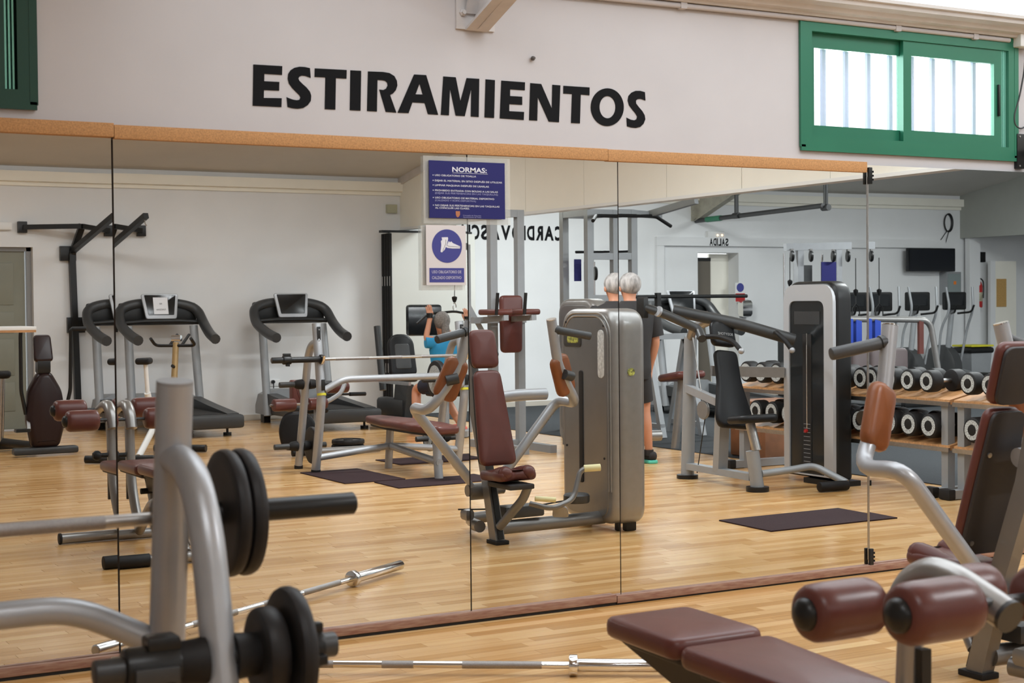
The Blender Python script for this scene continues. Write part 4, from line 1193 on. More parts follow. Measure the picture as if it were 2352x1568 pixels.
# air bike by the olive door
t = Thing('air_bike', 'dark upright air bike with moving arms by the olive door', 'exercise bike', (3.32, -8.75, 0), rot=0)
t.part('rear_foot', G().box((0, .0, .05), (.60, .10, .07), b=.02), M_plastic_g)
t.part('front_foot', G().box((-.35, -.75, .05), (.50, .10, .07), b=.02), M_plastic_g)
t.part('beam', G().tube([(0, 0, .08), (-.30, -.72, .10)], .04, 10), M_plastic)
sh_ = mat('dark_maroon_shroud', (.022, .010, .010), .35, spec=.3)
t.part('fan_shroud', G().pad(roundpoly([(-.13, .08), (.13, .08), (.20, .35), (.16, .62), (.06, .80), (-.06, .80), (-.16, .62), (-.18, .35)], .05), .16, .06, Matrix(((1, 0, 0, 0), (0, 0, -1, .06), (0, 1, 0, 0), (0, 0, 0, 1)))), sh_)
t.part('console_post', G().box((-.01, .0, .86), (.12, .10, .16), b=.02), M_plastic)
t.part('console', G().pad(roundpoly([(-.09, 0), (.09, 0), (.08, .26), (-.08, .26)], .04), .06, .02, Matrix(((1, 0, 0, -.01), (0, -.25, -.97, .06), (0, .97, -.25, .90), (0, 0, 0, 1)))), sh_)
for s, x in ((1, .24), (-1, -.22)):
    a = t.part('arm', G().tube([(x*.8, 0, .40), (x, .02, .62), (x*1.02, .05, 1.14), (x*1.0, .06, 1.20), (x*1.5, .06, 1.20)], .018, 10, fil=.04), M_plastic)
    t.part('grip', G().cyl((x*1.05, .06, 1.20), (x*1.6, .06, 1.20), .022, 10), M_rubber, parent=a)
    t.part('crank', G().bar((x*.7, 0, .34), (x*.8, -.12*s, .26), .03, .03), M_steel)
    t.part('pedal', G().box((x*1.1, -.14*s, .26), (.13, .09, .03)), M_plastic)
t.part('seat_post', G().tube([(-.28, -.62, .10), (-.26, -.60, .72)], .03, 10), M_steel)
t.part('saddle', G().pad(roundpoly([(-.12, -.14), (.12, -.14), (.05, .14), (-.05, .14)], .05), .07, .03, Matrix.Translation((-.26, -.60, .72))), M_rubber)
# high white table next to it
t = Thing('high_table', 'tall white table with wood-edged top beside the air bike', 'table', (2.35, -7.1, 0))
t.part('top', G().box((2.45, -7.1, 1.235), (.72, .5, .03), b=.006), M_white, local=False)
t.part('edge_band', G().box((2.45, -7.1, 1.212), (.715, .495, .02)), M_wood, local=False)
t.part('leg', G().cyl((2.2, -7.1, 0), (2.2, -7.1, 1.21), .03, 12), M_rackgrey, local=False)
t.part('base', G().cyl((2.2, -7.1, 0), (2.2, -7.1, .02), .22, 20), M_rackgrey, local=False)

# ------------------------------------------------------------------ second olympic bench, its bar and plates
B2 = V((5.335, -5.97, 0))
olympic_bench('silver olympic bench with an empty bar, standing on maroon mats', B2)
barbell('empty barbell with black sleeves racked above the maroon mats', B2+V((0, .165, .957)), 0, M_plastic, M_steel, clamp=(-.97,))
P2 = B2+V((.665, -.207, .735))
plate('black plate with a white printed ring on the bench peg', P2+V((-.09, 0, 0)), .17, .05, ring=True)
plate('black plate on the bench peg behind the white-ringed plate', P2+V((.11, 0, 0)), .16, .05)
plate('smaller white-ringed plate on the low bench peg', B2+V((.665-.10, -.351, .20)), .115, .04, ring=True)
plate('plain black plate on the low peg of the mat-mounted bench', B2+V((-.665+.11, -.351, .20)), .16, .04)
t = Thing('leg_curl_bench', 'low bench with maroon rollers behind the mat-mounted olympic bench', 'weight bench', (5.3, -7.6, 0))
for a, b in (((4.83, -7.42, .48), (5.05, -7.44, .48)), ((5.55, -7.86, .60), (5.77, -7.90, .60)), ((5.22, -7.55, .47), (5.42, -7.60, .47))):
    t.part('foam_roller', G().cyl(a, b, .058, 20, .014), M_vinyl, local=False)
t.part('knee_pad', G().pad(roundpoly([(-.05, 0), (.05, 0), (.05, .24), (-.05, .24)], .02), .10, .02, Matrix(((1, 0, 0, 5.12), (0, 0, -1, -7.55), (0, 1, 0, .46), (0, 0, 0, 1)))), M_vinyl, local=False)
t.part('yoke', G().tube([(5.15, -7.55, .62), (5.18, -7.55, .50), (5.45, -7.62, .48), (5.62, -7.70, .55), (5.68, -7.74, .64)], .022, 10, fil=.06), M_silver_l, local=False)
t.part('handle', G().cyl((5.40, -7.70, .545), (5.90, -7.80, .53), .012, 8).cyl((5.74, -7.765, .535), (5.92, -7.80, .53), .02, 10), M_rubber, local=False)
t.part('axle', G().cyl((4.80, -7.42, .48), (5.45, -7.60, .475), .012, 8), M_steel, local=False)
t.part('post', G().tube([(5.30, -7.55, .05), (5.34, -7.62, .50)], .028, 10), M_silver, local=False)
t.part('base_tube', G().cyl((5.10, -7.34, .04), (5.85, -7.30, .04), .032, 14), M_silver, local=False)
t.part('end_cap', G().cyl((4.98, -7.345, .04), (5.12, -7.34, .04), .036, 14, .005), M_rubber, local=False)
t.part('seat', G().pad(rrect(.30, .5, .06), .06, .025, Matrix.Translation((5.38, -8.0, .36))), M_vinyl_k, local=False)
t.part('rear_leg', G().tube([(5.38, -8.2, 0), (5.38, -8.0, .37)], .03, 10), M_silver, local=False)
for k in range(2):
    plate(['black plate lying flat on the floor under another plate', 'black plate stacked flat on top of another plate'][k], (5.72, -7.78+.01*k, .024+.05*k), .16, .046, axis=(0, 0, 1))
single('shaped_black_pad', G().pad(roundpoly([(-.14, 0), (.14, 0), (.18, .24), (.10, .36), (-.12, .36), (-.18, .2)], .08), .07, .03, Matrix(((.95, 0, .3, 5.02), (.3, 0, -.95, -7.30), (0, 1, 0, .06), (0, 0, 0, 1)))), M_vinyl_k, 'black moulded pad leaning behind the olympic bench', 'pad', (5.02, -7.30, .06))

# floor mats
for (pts, lab) in ((((4.55, -6.02), (4.57, -5.10), (5.10, -5.12), (5.08, -6.05)), 'maroon rubber mat under the bench upright'),
                   (((4.80, -5.06), (4.80, -4.60), (5.80, -4.62), (5.80, -5.08)), 'maroon rubber mat under the front foot of the bench'),
                   (((5.50, -6.62), (5.52, -6.12), (6.5, -6.14), (6.48, -6.64)), 'maroon rubber mat behind the mat-mounted bench'),
                   (((5.80, -1.92), (5.79, -1.38), (6.79, -1.41), (6.81, -1.95)), 'maroon rubber mat lying alone before the shoulder press')):
    c = sum((V((*p, 0)) for p in pts), V())/4
    single('floor_mat', G().pad(pts, .009, .003, Matrix()), M_mat, lab, 'mat', c)

# recumbent bike
t = Thing('recumbent_bike', 'black recumbent exercise bike by the folding partition', 'exercise bike', (7.2, -9.7, 0))
t.part('base', G().box((7.24, -9.75, .05), (.42, 1.0, .07), b=.02), M_plastic_g, local=False)
t.part('seat_back', G().pad(roundpoly([(-.17, 0), (.17, 0), (.16, .40), (.08, .48), (-.08, .48), (-.16, .40)], .06), .07, .03, Matrix(((1, 0, 0, 7.24), (0, -.2, -.98, -9.72), (0, .98, -.2, .60), (0, 0, 0, 1)))), M_vinyl_k, local=False)
t.part('back_panel', G().pad(roundpoly([(-.10, .05), (.10, .05), (.09, .34), (-.09, .34)], .03), .02, .008, Matrix(((1, 0, 0, 7.24), (0, -.2, .98, -9.74), (0, .98, .2, .62), (0, 0, 0, 1)))), M_plastic_g, local=False)
t.part('seat', G().pad(roundpoly([(-.2, -.2), (.2, -.2), (.18, .2), (-.18, .2)], .08), .07, .03, Matrix.Translation((7.24, -9.9, .52))), M_vinyl_k, local=False)
t.part('body', G().loft([[V((7.18, y, .08)), V((7.30, y, .08)), V((7.28, y+.05, .50)), V((7.20, y+.05, .50))] for y in (-9.62, -9.95)]).box((7.24, -10.0, .22), (.14, .7, .22), b=.04), M_plastic_g, local=False)
t.part('console_mast', G().tube([(7.25, -10.35, .4), (7.25, -10.5, 1.15)], .04, 10), M_plastic_g, local=False)
t.part('console', G().box((7.55, -9.85, 1.22), (.42, .07, .36), b=.03), M_screen, local=False)
t.part('rail', G().box((7.06, -9.6, .53), (.03, .8, .04)), M_steel, local=False)

# lat pulldown station and the person using it
t = Thing('lat_pulldown', 'grey lat pulldown station with overhead cable and black bar', 'gym machine', (7.45, -8.6, 0))
t.part('upright', G().bar((7.72, -8.78, 0), (7.72, -8.78, 2.05), .08, .08, (0, 1, 0)), M_rackgrey, local=False)
t.part('overhead_arm', G().bar((7.72, -8.78, 2.02), (7.28, -8.50, 2.02), .07, .07), M_rackgrey, local=False)
t.part('base', G().bar((7.72, -8.82, .04), (7.2, -8.2, .04), .08, .06), M_rackgrey, local=False)
t.part('seat', G().pad(rrect(.34, .34, .05), .06, .025, Matrix.Translation((7.12, -8.45, .43))), M_vinyl_k, local=False)
t.part('seat_post', G().cyl((7.12, -8.45, .05), (7.12, -8.45, .44), .04, 12), M_rackgrey, local=False)
t.part('cable', G().tube([(7.28, -8.5, 2.0), (7.265, -8.5, 1.46)], .004, 6), M_plastic, local=False)
t.part('cable_stop', G().lathe([(.014, 0), (.026, .03), (.03, .055), (.012, .065)], Matrix.Translation((7.265, -8.5, 1.42)), 10), M_plastic, local=False)
t.part('carabiner', G().tube([V((7.265+.018*math.cos(a), -8.5, 1.37+.045*math.sin(a))) for a in [2*PI*i/12 for i in range(13)]], .005, 6), M_chrome, local=False)
t.part('pull_bar', G().tube([(6.82, -8.5, 1.20), (6.95, -8.5, 1.30), (7.265, -8.5, 1.325), (7.45, -8.5, 1.29), (7.58, -8.5, 1.19)], .013, 8, fil=.05), M_plastic, local=False)

# ------------------------------------------------------------------ grey tube rigs
t = Thing('dip_tower', 'grey power tower with maroon back pad and arm rests', 'gym machine', (7.1, -6.85, 0))
K = M_rackgrey
for x in (6.98, 7.28):
    t.part('upright', G().bar((x, -6.86, 0), (x, -6.86, 2.30), .075, .075, (0, 1, 0)), K, local=False)
    t.part('floor_skid', G().bar((x, -7.3, .035), (x, -6.25, .035), .07, .07), K, local=False)
    t.part('arm_beam', G().bar((x-.14, -6.80, 1.25), (x-.14, -6.35, 1.27), .05, .05), K, local=False)
    t.part('arm_rest', G().pad(rrect(.20, .34, .03), .055, .02, Matrix.Translation((x-.16, -6.52, 1.295))), M_vinyl, local=False)
    t.part('hand_grip', G().cyl((x-.24, -6.36, 1.30), (x-.24, -6.33, 1.50), .016, 10), M_rubber, local=False)
t.part('top_bar', G().bar((6.94, -6.86, 2.27), (7.32, -6.86, 2.27), .07, .07), K, local=False)
t.part('mid_bar', G().bar((6.74, -6.83, 1.245), (7.32, -6.83, 1.245), .06, .06), K, local=False)
t.part('low_bar', G().bar((6.9, -6.86, .05), (7.36, -6.86, .05), .06, .06), K, local=False)
t.part('back_pad', G().pad(roundpoly([(-.115, 0), (.115, 0), (.125, .55), (-.125, .55)], .05), .06, .025, Matrix(((1, 0, 0, 7.13), (0, 0, -1, -6.74), (0, 1, 0, .93), (0, 0, 0, 1)))), M_vinyl, local=False)
t.part('brace', G().bar((6.72, -7.0, 1.50), (6.98, -6.86, .95), .05, .05), K, local=False)

t = Thing('pullup_tower', 'tall grey cable tower with angled black pull-up bars', 'gym machine', (9.0, -8.2, 0))
for x in (8.72, 9.05):
    for y in (-8.35, -7.85):
        t.part('column', G().bar((x, y, 0), (x, y, 2.40), .075, .075, (0, 1, 0)), K, local=False)
for a, b in (((8.72, -8.35, 2.37), (8.72, -7.85, 2.37)), ((9.05, -8.35, 2.37), (9.05, -7.85, 2.37)), ((8.72, -7.85, 2.37), (9.05, -7.85, 2.37)), ((8.72, -8.35, 2.37), (9.05, -8.35, 2.37)), ((8.72, -7.85, 1.90), (9.05, -7.85, 1.90)), ((8.72, -7.85, 1.45), (9.3, -7.85, 1.45)), ((9.05, -7.9, 2.37), (9.45, -7.9, 2.35)), ((9.3, -7.9, 2.36), (9.5, -7.3, 2.48))):
    t.part('cross_beam', G().bar(a, b, .07, .07), K, local=False)
t.part('pullup_bar', G().tube([(8.55, -7.5, 2.26), (8.75, -7.75, 2.33), (9.35, -7.85, 2.34), (9.62, -7.95, 2.24)], .02, 10, fil=.05), M_rubber, local=False)
t.part('cross_rod', G().cyl((8.65, -8.0, 1.95), (9.1, -8.0, 1.96), .015, 8), M_rubber, local=False)
t.part('guide_rods', G().cyl((8.83, -8.1, .05), (8.83, -8.1, 1.85), .012, 8).cyl((8.95, -8.1, .05), (8.95, -8.1, 1.85), .012, 8), M_chrome, local=False)
t.part('pulley', G().lathe([(.07, -.015), (.078, 0), (.07, .015)], frame((8.90, -8.0, 1.72), (1, .4, 0)), 18), M_plastic, local=False)
t.part('placard', G().box((8.80, -8.2, 1.76), (.09, .01, .24)), M_blue, local=False)

# second weight housing behind the dip tower
t = Thing('silver_weight_machine', 'silver weight housing of a machine behind the chest press', 'gym machine', (7.55, -6.2, 0))
M = Matrix(((0, 0, 1, 7.42), (1, 0, 0, 0), (0, 1, 0, 0), (0, 0, 0, 1)))
t.part('weight_housing', G().pad(roundpoly([(-6.40, .10), (-5.75, .10), (-5.75, 1.44), (-6.40, 1.44)], [.1, .1, .17, .17], 7), .20, .05, M, seg=4), M_silver, local=False)
t.part('face_panel', G().pad(roundpoly([(-6.34, .18), (-5.81, .18), (-5.81, 1.38), (-6.34, 1.38)], .12, 6), .03, .006, Matrix.Translation((-.008, 0, 0)) @ M), M_silver_d, local=False)
t.part('base_tube', G().tube([(7.5, -5.9, .16), (8.0, -5.8, .16)], .05, 14), M_silver, local=False)
for y in (-6.3, -5.85):
    t.part('foot', G().box((7.52, y, .055), (.10, .07, .11)), M_plastic, local=False)
t.part('seat_pad', G().pad(rrect(.34, .42, .10), .07, .03, Matrix.Translation((8.35, -5.95, .66)) @ Matrix.Rotation(math.radians(8), 4, 'X')), M_vinyl, local=False)
t.part('seat_post', G().tube([(8.35, -5.95, .66), (8.30, -6.0, .0)], .04, 12), M_silver, local=False)

t = Thing('grey_a_frame', 'grey A-frame rack holding a black bar on the rubber floor', 'rack', (9.1, -7.2, 0))
for x in (8.85, 9.35):
    t.part('front_leg', G().bar((x, -7.0, 0), (x, -7.3, 1.05), .06, .06, (0, 1, 0)), K, local=False)
    t.part('rear_leg', G().bar((x, -7.6, 0), (x, -7.3, 1.05), .06, .06, (0, 1, 0)), K, local=False)
    t.part('low_tie', G().bar((x, -7.0, .12), (x, -7.6, .12), .05, .05), K, local=False)
t.part('top_tie', G().bar((8.82, -7.3, 1.04), (9.38, -7.3, 1.04), .06, .06), K, local=False)
t.part('black_bar', G().cyl((8.7, -7.3, 1.46), (10.2, -7.35, 1.46), .02, 10).bar((9.0, -7.3, 1.0), (9.0, -7.3, 1.5), .05, .05, (0, 1, 0)), M_plastic, local=False)

# ------------------------------------------------------------------ shoulder press facing the mirrors
t = Thing('shoulder_press', 'grey shoulder press with black seat and black weight tower', 'gym machine', (7.1, -3.4, 0))
S = M_rackgrey
def P(g, name, m, parent=None):
    return t.part(name, g, m, parent, local=False)
P(G().cyl((7.0, -3.96, .02), (7.04, -3.96, 1.12), .052, 18), 'rear_post', S)
P(G().cyl((7.0, -3.96, 0), (7.0, -3.96, .03), .085, 18), 'rear_foot', M_plastic)
fp = P(G().cyl((6.95, -3.0, .02), (6.92, -3.02, .30), .05, 18), 'seat_sleeve', S)
P(G().cyl((6.945, -3.0, .30), (6.93, -3.06, .50), .036, 16), 'seat_post', M_steel)
P(G().cyl((6.95, -3.0, 0), (6.95, -3.0, .035), .085, 18), 'front_foot', M_plastic)
P(G().bar((7.0, -3.92, .10), (6.95, -3.05, .10), .08, .05), 'base_beam', S)
P(G().bar((6.98, -3.5, .10), (6.95, -3.42, .62), .09, .07, (0, 1, 0)), 'back_post', S)
P(G().bar((7.0, -3.96, .72), (6.97, -3.45, .62), .05, .06), 'rocker', M_silver_l)
P(G().lathe([(.07, -.012), (.075, 0), (.07, .012)], frame((6.97, -3.70, .56), (1, 0, 0)), 18), 'cam_wheel', M_silver)
bl = V((6.955, -3.30, .435)); bt = V((7.02, -3.52, 1.03))
ub = (bt-bl).normalized(); nb = V((0, 1, 0)); nb = (nb-ub*nb.dot(ub)).normalized(); xb = ub.cross(nb)
M = Matrix(((xb.x, ub.x, nb.x, bl.x), (xb.y, ub.y, nb.y, bl.y), (xb.z, ub.z, nb.z, bl.z), (0, 0, 0, 1)))
if M.determinant() < 0:
    M = M @ Matrix.Scale(-1, 4, V((1, 0, 0)))
P(G().pad(roundpoly([(-.155, 0), (.155, 0), (.17, .10), (.11, .36), (.105, .62), (-.105, .62), (-.11, .36), (-.17, .10)], .05), .06, .025, M), 'back_pad', M_vinyl_k)
hp = P(G().pad(roundpoly([(-.115, .655), (.115, .655), (.105, .855), (-.105, .855)], .05), .06, .025, M), 'head_pad', M_vinyl_k)
P(text('BODYTONE', M @ Matrix.Translation((.07, .735, .0655)) @ Matrix.Scale(-1, 4, V((1, 0, 0))) if False else M @ Matrix.Translation((-.07, .735, .0655)), .022, .14), 'brand_print', mat('grey_print', (.35, .35, .35), .5), hp)
P(G().pad(roundpoly([(-.16, -.10), (.16, -.10), (.17, .12), (.10, .20), (-.10, .20), (-.17, .12)], .06), .06, .025, Matrix.Translation((6.93, -3.06, .50)) @ Matrix.Rotation(math.radians(6), 4, 'X')), 'seat', M_vinyl_k)
P(G().tube([(6.74, -3.77, 1.335), (7.18, -3.5, 1.225), (7.53, -3.28, 1.10)], .047, 14, fil=.1), 'press_beam', M_plastic_g)
P(G().tube([(6.50, -3.80, 1.36), (6.60, -3.70, 1.315), (6.86, -3.60, 1.19), (6.82, -3.50, 1.12)], .035, 12, fil=.05), 'side_lever', M_plastic_g)
P(G().cyl((6.548, -3.70, 1.333), (6.566, -3.70, 1.327), .041, 14), 'lever_cap', M_silver_l)
P(G().box((6.49, -3.82, 1.36), (.04, .10, .16), b=.006), 'end_plate', M_plastic)
for pts in ([(6.82, -3.56, 1.13), (6.90, -3.42, 1.14), (6.95, -3.28, 1.10), (6.96, -3.20, 1.03)], [(7.42, -3.36, 1.15), (7.33, -3.26, 1.17), (7.34, -3.15, 1.10), (7.36, -3.10, 1.03)]):
    h_ = P(G().tube(pts, .019, 12, fil=.06), 'hand_grip', M_rubber)
    P(G().sphere(pts[-1], .024, 10), 'grip_end', M_silver_l, h_)
P(G().tube([(7.05, -3.98, 1.10), (6.95, -3.80, 1.20), (7.0, -3.62, 1.26)], .035, 12, fil=.06), 'beam_bracket', M_silver)
P(G().tube([(6.99, -3.86, 1.12), (6.985, -3.72, .60)], .006, 6), 'cable', M_steel)
P(G().tube([(6.98, -3.68, .54), (6.98, -3.80, .06)], .004, 6), 'cable', M_plastic)
fb = P(G().tube([(6.97, -2.98, .13), (7.22, -2.96, .145), (7.44, -2.95, .165), (7.54, -2.70, .055)], .027, 12, fil=.07), 'foot_bar', S)
P(G().cyl((7.53, -2.68, .04), (7.28, -2.70, .04), .036, 14, .005), 'foot_roller', M_rubber, fb)
P(G().bar((7.08, -3.74, .86), (7.6, -3.5, .84), .07, .08), 'tower_link', M_silver)
# black weight tower, its pale-bezelled face towards the seat
WX, WY0, WY1 = 7.60, -3.50, -2.90
P(slab(WX+.01, WX+.185, WY0, WY1, .04, 1.55, [.02, .02, .14, .14], .04), 'weight_tower', M_plastic)
M_ = Matrix(((0, 0, -1, WX+.03), (-1, 0, 0, 0), (0, 1, 0, 0), (0, 0, 0, 1)))
def fl_(y0, y1, z0, z1, r):
    return roundpoly([(-y1, z0), (-y0, z0), (-y0, z1), (-y1, z1)], r, 6)
bz_ = P(G().prism([fl_(WY0+.01, WY1-.01, .06, 1.525, [.02, .02, .13, .13]), fl_(WY0+.075, WY1-.115, .07, 1.40, [.01, .01, .07, .07])], .035, M_), 'bezel', mat('pale_bezel', (.52, .53, .55), .35, .35))
yc = (WY0+WY1)/2-.02
P(G().box((WX+.012, yc, .74), (.010, .42, 1.34)), 'smoked_panel', mat('smoked_panel', (.012, .014, .015), .15), bz_)
P(G().box((WX+.006, yc, 1.27), (.006, .30, .10)), 'display_strip', M_plastic_g, bz_)
P(G().box((WX+.005, yc, .62), (.006, .10, 1.05)), 'pin_slot', M_dark, bz_)
P(G().cyl((WX, yc, .42), (WX, yc, 1.15), .004, 6), 'lift_cable', M_chrome, bz_)
for k in range(12):
    P(G().box((WX+.001, yc, .10+.032*k), (.004, .075, .004)), 'stack_mark', M_silver_l, bz_)
P(G().cyl((WX, yc, .40), (WX-.02, yc, .40), .014, 10), 'selector_pin', M_red, bz_)
P(G().box((WX+.10, -3.05, .02), (.22, .40, .04)), 'tower_foot', M_plastic)

# ------------------------------------------------------------------ dumbbell racks
def rack(label, ya, yb):
    t = Thing('dumbbell_rack', label, 'rack', (8.05, (ya+yb)/2, 0), 'dumbbell racks')
    def sh(x, z):
        return z
    for y in (ya+.06, yb-.06):
        t.part('front_leg', G().bar((7.86, y, .0), (7.86, y, .68), .065, .065, (0, 1, 0)), S, local=False)
        t.part('rear_leg', G().bar((8.34, y, 0), (8.34, y, .84), .065, .065, (0, 1, 0)), S, local=False)
        t.part('foot_bar', G().bar((7.72, y, .035), (8.40, y, .035), .07, .06), S, local=False)
        t.part('foot_cap', G().box((7.70, y, .04), (.06, .10, .075), b=.01), M_rubber, local=False)
    for z in (.69, .365):
        w1 = t.part('shelf', G().add([(x, y, zz) for y in (ya, yb) for x, zz in ((7.82, z), (8.30, z+.10), (8.30, z+.06), (7.82, z-.035))], [(0, 1, 2, 3), (7, 6, 5, 4), (0, 4, 5, 1), (1, 5, 6, 2), (2, 6, 7, 3), (3, 7, 4, 0)]), M_wood, local=False)
        t.part('shelf_lip', G().box((7.815, (ya+yb)/2, z-.03), (.02, yb-ya, .03)), M_steel, parent=w1, local=False)
    return t
rack('long grey dumbbell rack with wooden shelves beside the black tower', -4.40, -2.03)
rack('shorter grey dumbbell rack next to the long one', -1.99, -.35)
def dumbbell(label, at, R_, L, group):
    t = Thing('dumbbell', label, 'dumbbell', at, group)
    t.part('handle', G().cyl((-.07, 0, 0), (.07, 0, 0), .016, 10), M_steel)
    for s in (-1, 1):
        h_ = t.part('head', G().lathe([(R_*.8, 0), (R_*.97, .006), (R_, .018), (R_, L-.018), (R_*.96, L-.006), (R_*.86, L)], frame((s*.065, 0, 0), (s, 0, 0)), 24), M_rubber)
        t.part('white_ring', G().lathe([(R_*.44, 0), (R_*.78, 0), (R_*.78, .002), (R_*.44, .002), (R_*.44, 0)], frame((s*(.065+L-.0005), 0, 0), (s, 0, 0)), 24), MATS['ring_print'], parent=h_)
    return t
ys = [-4.24+.2*k for k in range(11)] + [-1.83+.2*k for k in range(7)]
for k, y in enumerate(ys):
    grp = 'dumbbells on the top shelf of the long rack' if k < 11 else 'dumbbells on the top shelf of the shorter rack'
    dumbbell('black dumbbell with white ring on the top shelf of the '+('long rack' if k < 11 else 'shorter rack'), (7.96, y, .815), .088-.0007*k, .10, grp)
for k, y in enumerate([-4.1+.21*k for k in range(10)] + [-1.78+.21*k for k in range(6)]):
    grp = 'dumbbells on the low shelf of the long rack' if k < 10 else 'dumbbells on the low shelf of the shorter rack'
    dumbbell('black dumbbell with white ring on the low shelf of the '+('long rack' if k < 10 else 'shorter rack'), (7.96, y, .495), .090, .11, grp)
t = Thing('plyo_box', 'brown plywood jump box behind the shoulder press', 'box', (8.6, -4.9, 0))
t.part('body', G().box((8.62, -4.95, .26), (.52, .5, .50), b=.006), M_ply, local=False)
t.part('hand_hole', G().box((8.357, -4.95, .36), (.012, .13, .04), b=.004), M_dark, local=False)
t.part('base', G().box((8.62, -4.95, .008), (.50, .48, .016)), M_plastic, local=False)

# ------------------------------------------------------------------ cable crossover and cross-trainers
t = Thing('cable_crossover', 'grey twin cable station with pulleys and hanging handles', 'gym machine', (12.6, -9.0, 0))
for x in (12.28, 12.9):
    t.part('column', G().bar((x, -9.0, 0), (x, -9.0, 2.05), .09, .09, (0, 1, 0)), M_silver_l, local=False)
    t.part('stack', G().box((x+.02, -9.25, .5), (.20, .14, .9)), M_plastic, local=False)
    t.part('guide_rods', G().cyl((x-.07, -9.2, .05), (x-.07, -9.2, 2.0), .012, 8).cyl((x+.09, -9.2, .05), (x+.09, -9.2, 2.0), .012, 8), M_chrome, local=False)
t.part('top_beam', G().bar((12.05, -8.98, 2.07), (13.1, -8.98, 2.10), .06, .09), M_silver_l, local=False)
t.part('placard', G().box((12.72, -8.95, 1.68), (.24, .012, .42)), M_blue, local=False)
t.part('back_panel', G().box((12.45, -9.05, 1.6), (.16, .02, .5)), M_plastic_g, local=False)
for x in (12.12, 12.42, 12.78, 13.02):
    pl = t.part('pulley', G().lathe([(.065, -.018), (.075, 0), (.065, .018)], frame((x, -8.93, 1.96), (1, .5, 0)), 16), M_plastic, local=False)
    t.part('fork', G().box((x, -8.93, 2.0), (.03, .03, .10)), M_silver, parent=pl, local=False)
for x, z in ((12.06, 1.62), (13.12, 1.50)):
    cb = t.part('cable', G().tube([(x, -8.9, 1.94), (x, -8.9, z)], .006, 6), M_plastic, local=False)
    t.part('cable_stop', G().lathe([(.015, -.04), (.03, 0), (.032, .03), (.012, .045)], Matrix.Translation((x, -8.9, z)), 10), M_plastic, parent=cb, local=False)
    t.part('handle', G().tube([(x, -8.9, z-.04), (x, -8.9, z-.14), (x-.06, -8.9, z-.20), (x-.06, -8.9, z-.30)], .008, 6).tube([(x, -8.9, z-.14), (x+.06, -8.9, z-.20), (x+.06, -8.9, z-.30)], .008, 6), M_plastic, parent=cb, local=False)
def crosstrainer(label, at, rot=0.):
    t = Thing('cross_trainer', label, 'elliptical', at, 'cross trainers', rot)
    t.part('base', G().box((0, 0, .05), (.18, 1.4, .08), b=.02), M_rackgrey)
    t.part('rear_bar', G().box((0, .7, .04), (.6, .08, .07), b=.01), M_plastic)
    t.part('drive_cover', G().lathe([(.28, -.10), (.34, -.07), (.34, .07), (.28, .10)], frame((0, -.35, .40), (1, 0, 0)), 24), M_plastic_g)
    t.part('mast', G().tube([(0, -.3, .2), (0, -.15, 1.25)], .04, 10), M_rackgrey)
    c = t.part('console', G().box((0, -.10, 1.38), (.40, .06, .26), Matrix.Translation((0, 0, 0)), b=.02), M_plastic)
    t.part('screen', G().box((0, -.066, 1.40), (.30, .004, .16)), M_screen, parent=c)
    for s in (-1, 1):
        t.part('arm', G().tube([(s*.22, -.2, .5), (s*.25, -.1, 1.0), (s*.22, .05, 1.25), (s*.25, .0, 1.58)], .018, 10, fil=.12), M_rackgrey)
        t.part('fixed_grip', G().tube([(s*.06, -.1, 1.20), (s*.16, .08, 1.22), (s*.17, .12, 1.32)], .015, 8, fil=.05), M_plastic)
        t.part('pedal', G().box((s*.14, .3, .25+.08*s), (.14, .36, .05), b=.015), M_plastic)
        t.part('link', G().bar((s*.14, -.3, .4), (s*.14, .3, .22+.08*s), .03, .05), M_rackgrey)
    return t
crosstrainer('black cross trainer directly right of the cable station', (13.9, -9.7, 0))
crosstrainer('black cross trainer below the left half of the wall screen', (14.75, -9.9, 0))
crosstrainer('black cross trainer below the electrical cabinet', (15.9, -10.4, 0))
t = Thing('towel_rail', 'grey rail hung with blue towels behind the dumbbells', 'rail', (10.8, -6.0, 0))
t.part('rail', G().tube([(10.2, -6.05, 0), (10.2, -6.05, 1.22), (11.25, -5.95, 1.19), (11.45, -5.9, 0)], .032, 12, fil=.12), M_silver, local=False)
for x in (10.47, 10.585):
    t.part('towel', G().box((x, -6.03, 1.06), (.075, .09, .32), b=.02), M_bluec, local=False)
for x in (10.42, 10.66):
    t.part('back_pad', G().pad(rrect(.24, .5, .06), .07, .025, Matrix(((1, 0, 0, x+.1), (0, 0, -1, -5.86), (0, 1, 0, .66), (0, 0, 0, 1)))), mat('brown_grey_vinyl', (.10, .075, .075), .5), local=False)
t.part('strap', G().box((11.12, -5.95, 1.02), (.06, .03, .36)), M_vinyl, local=False)
t = Thing('waste_bin', 'grey bin with black liner and yellow lid', 'bin', (16.5, -10.75, 0))
t.part('tub', G().loft([[V((16.5+a*.20*k, -10.75+b*.18*k, z)) for a, b in ((-1, -1), (1, -1), (1, 1), (-1, 1))] for k, z in ((.8, 0), (1.0, .62))]), M_rackgrey, local=False)
t.part('liner', G().box((16.5, -10.75, .65), (.44, .40, .09), b=.03), M_plastic, local=False)
t.part('lid', G().box((16.5, -10.75, .715), (.44, .40, .03), b=.01), M_yellow, local=False)

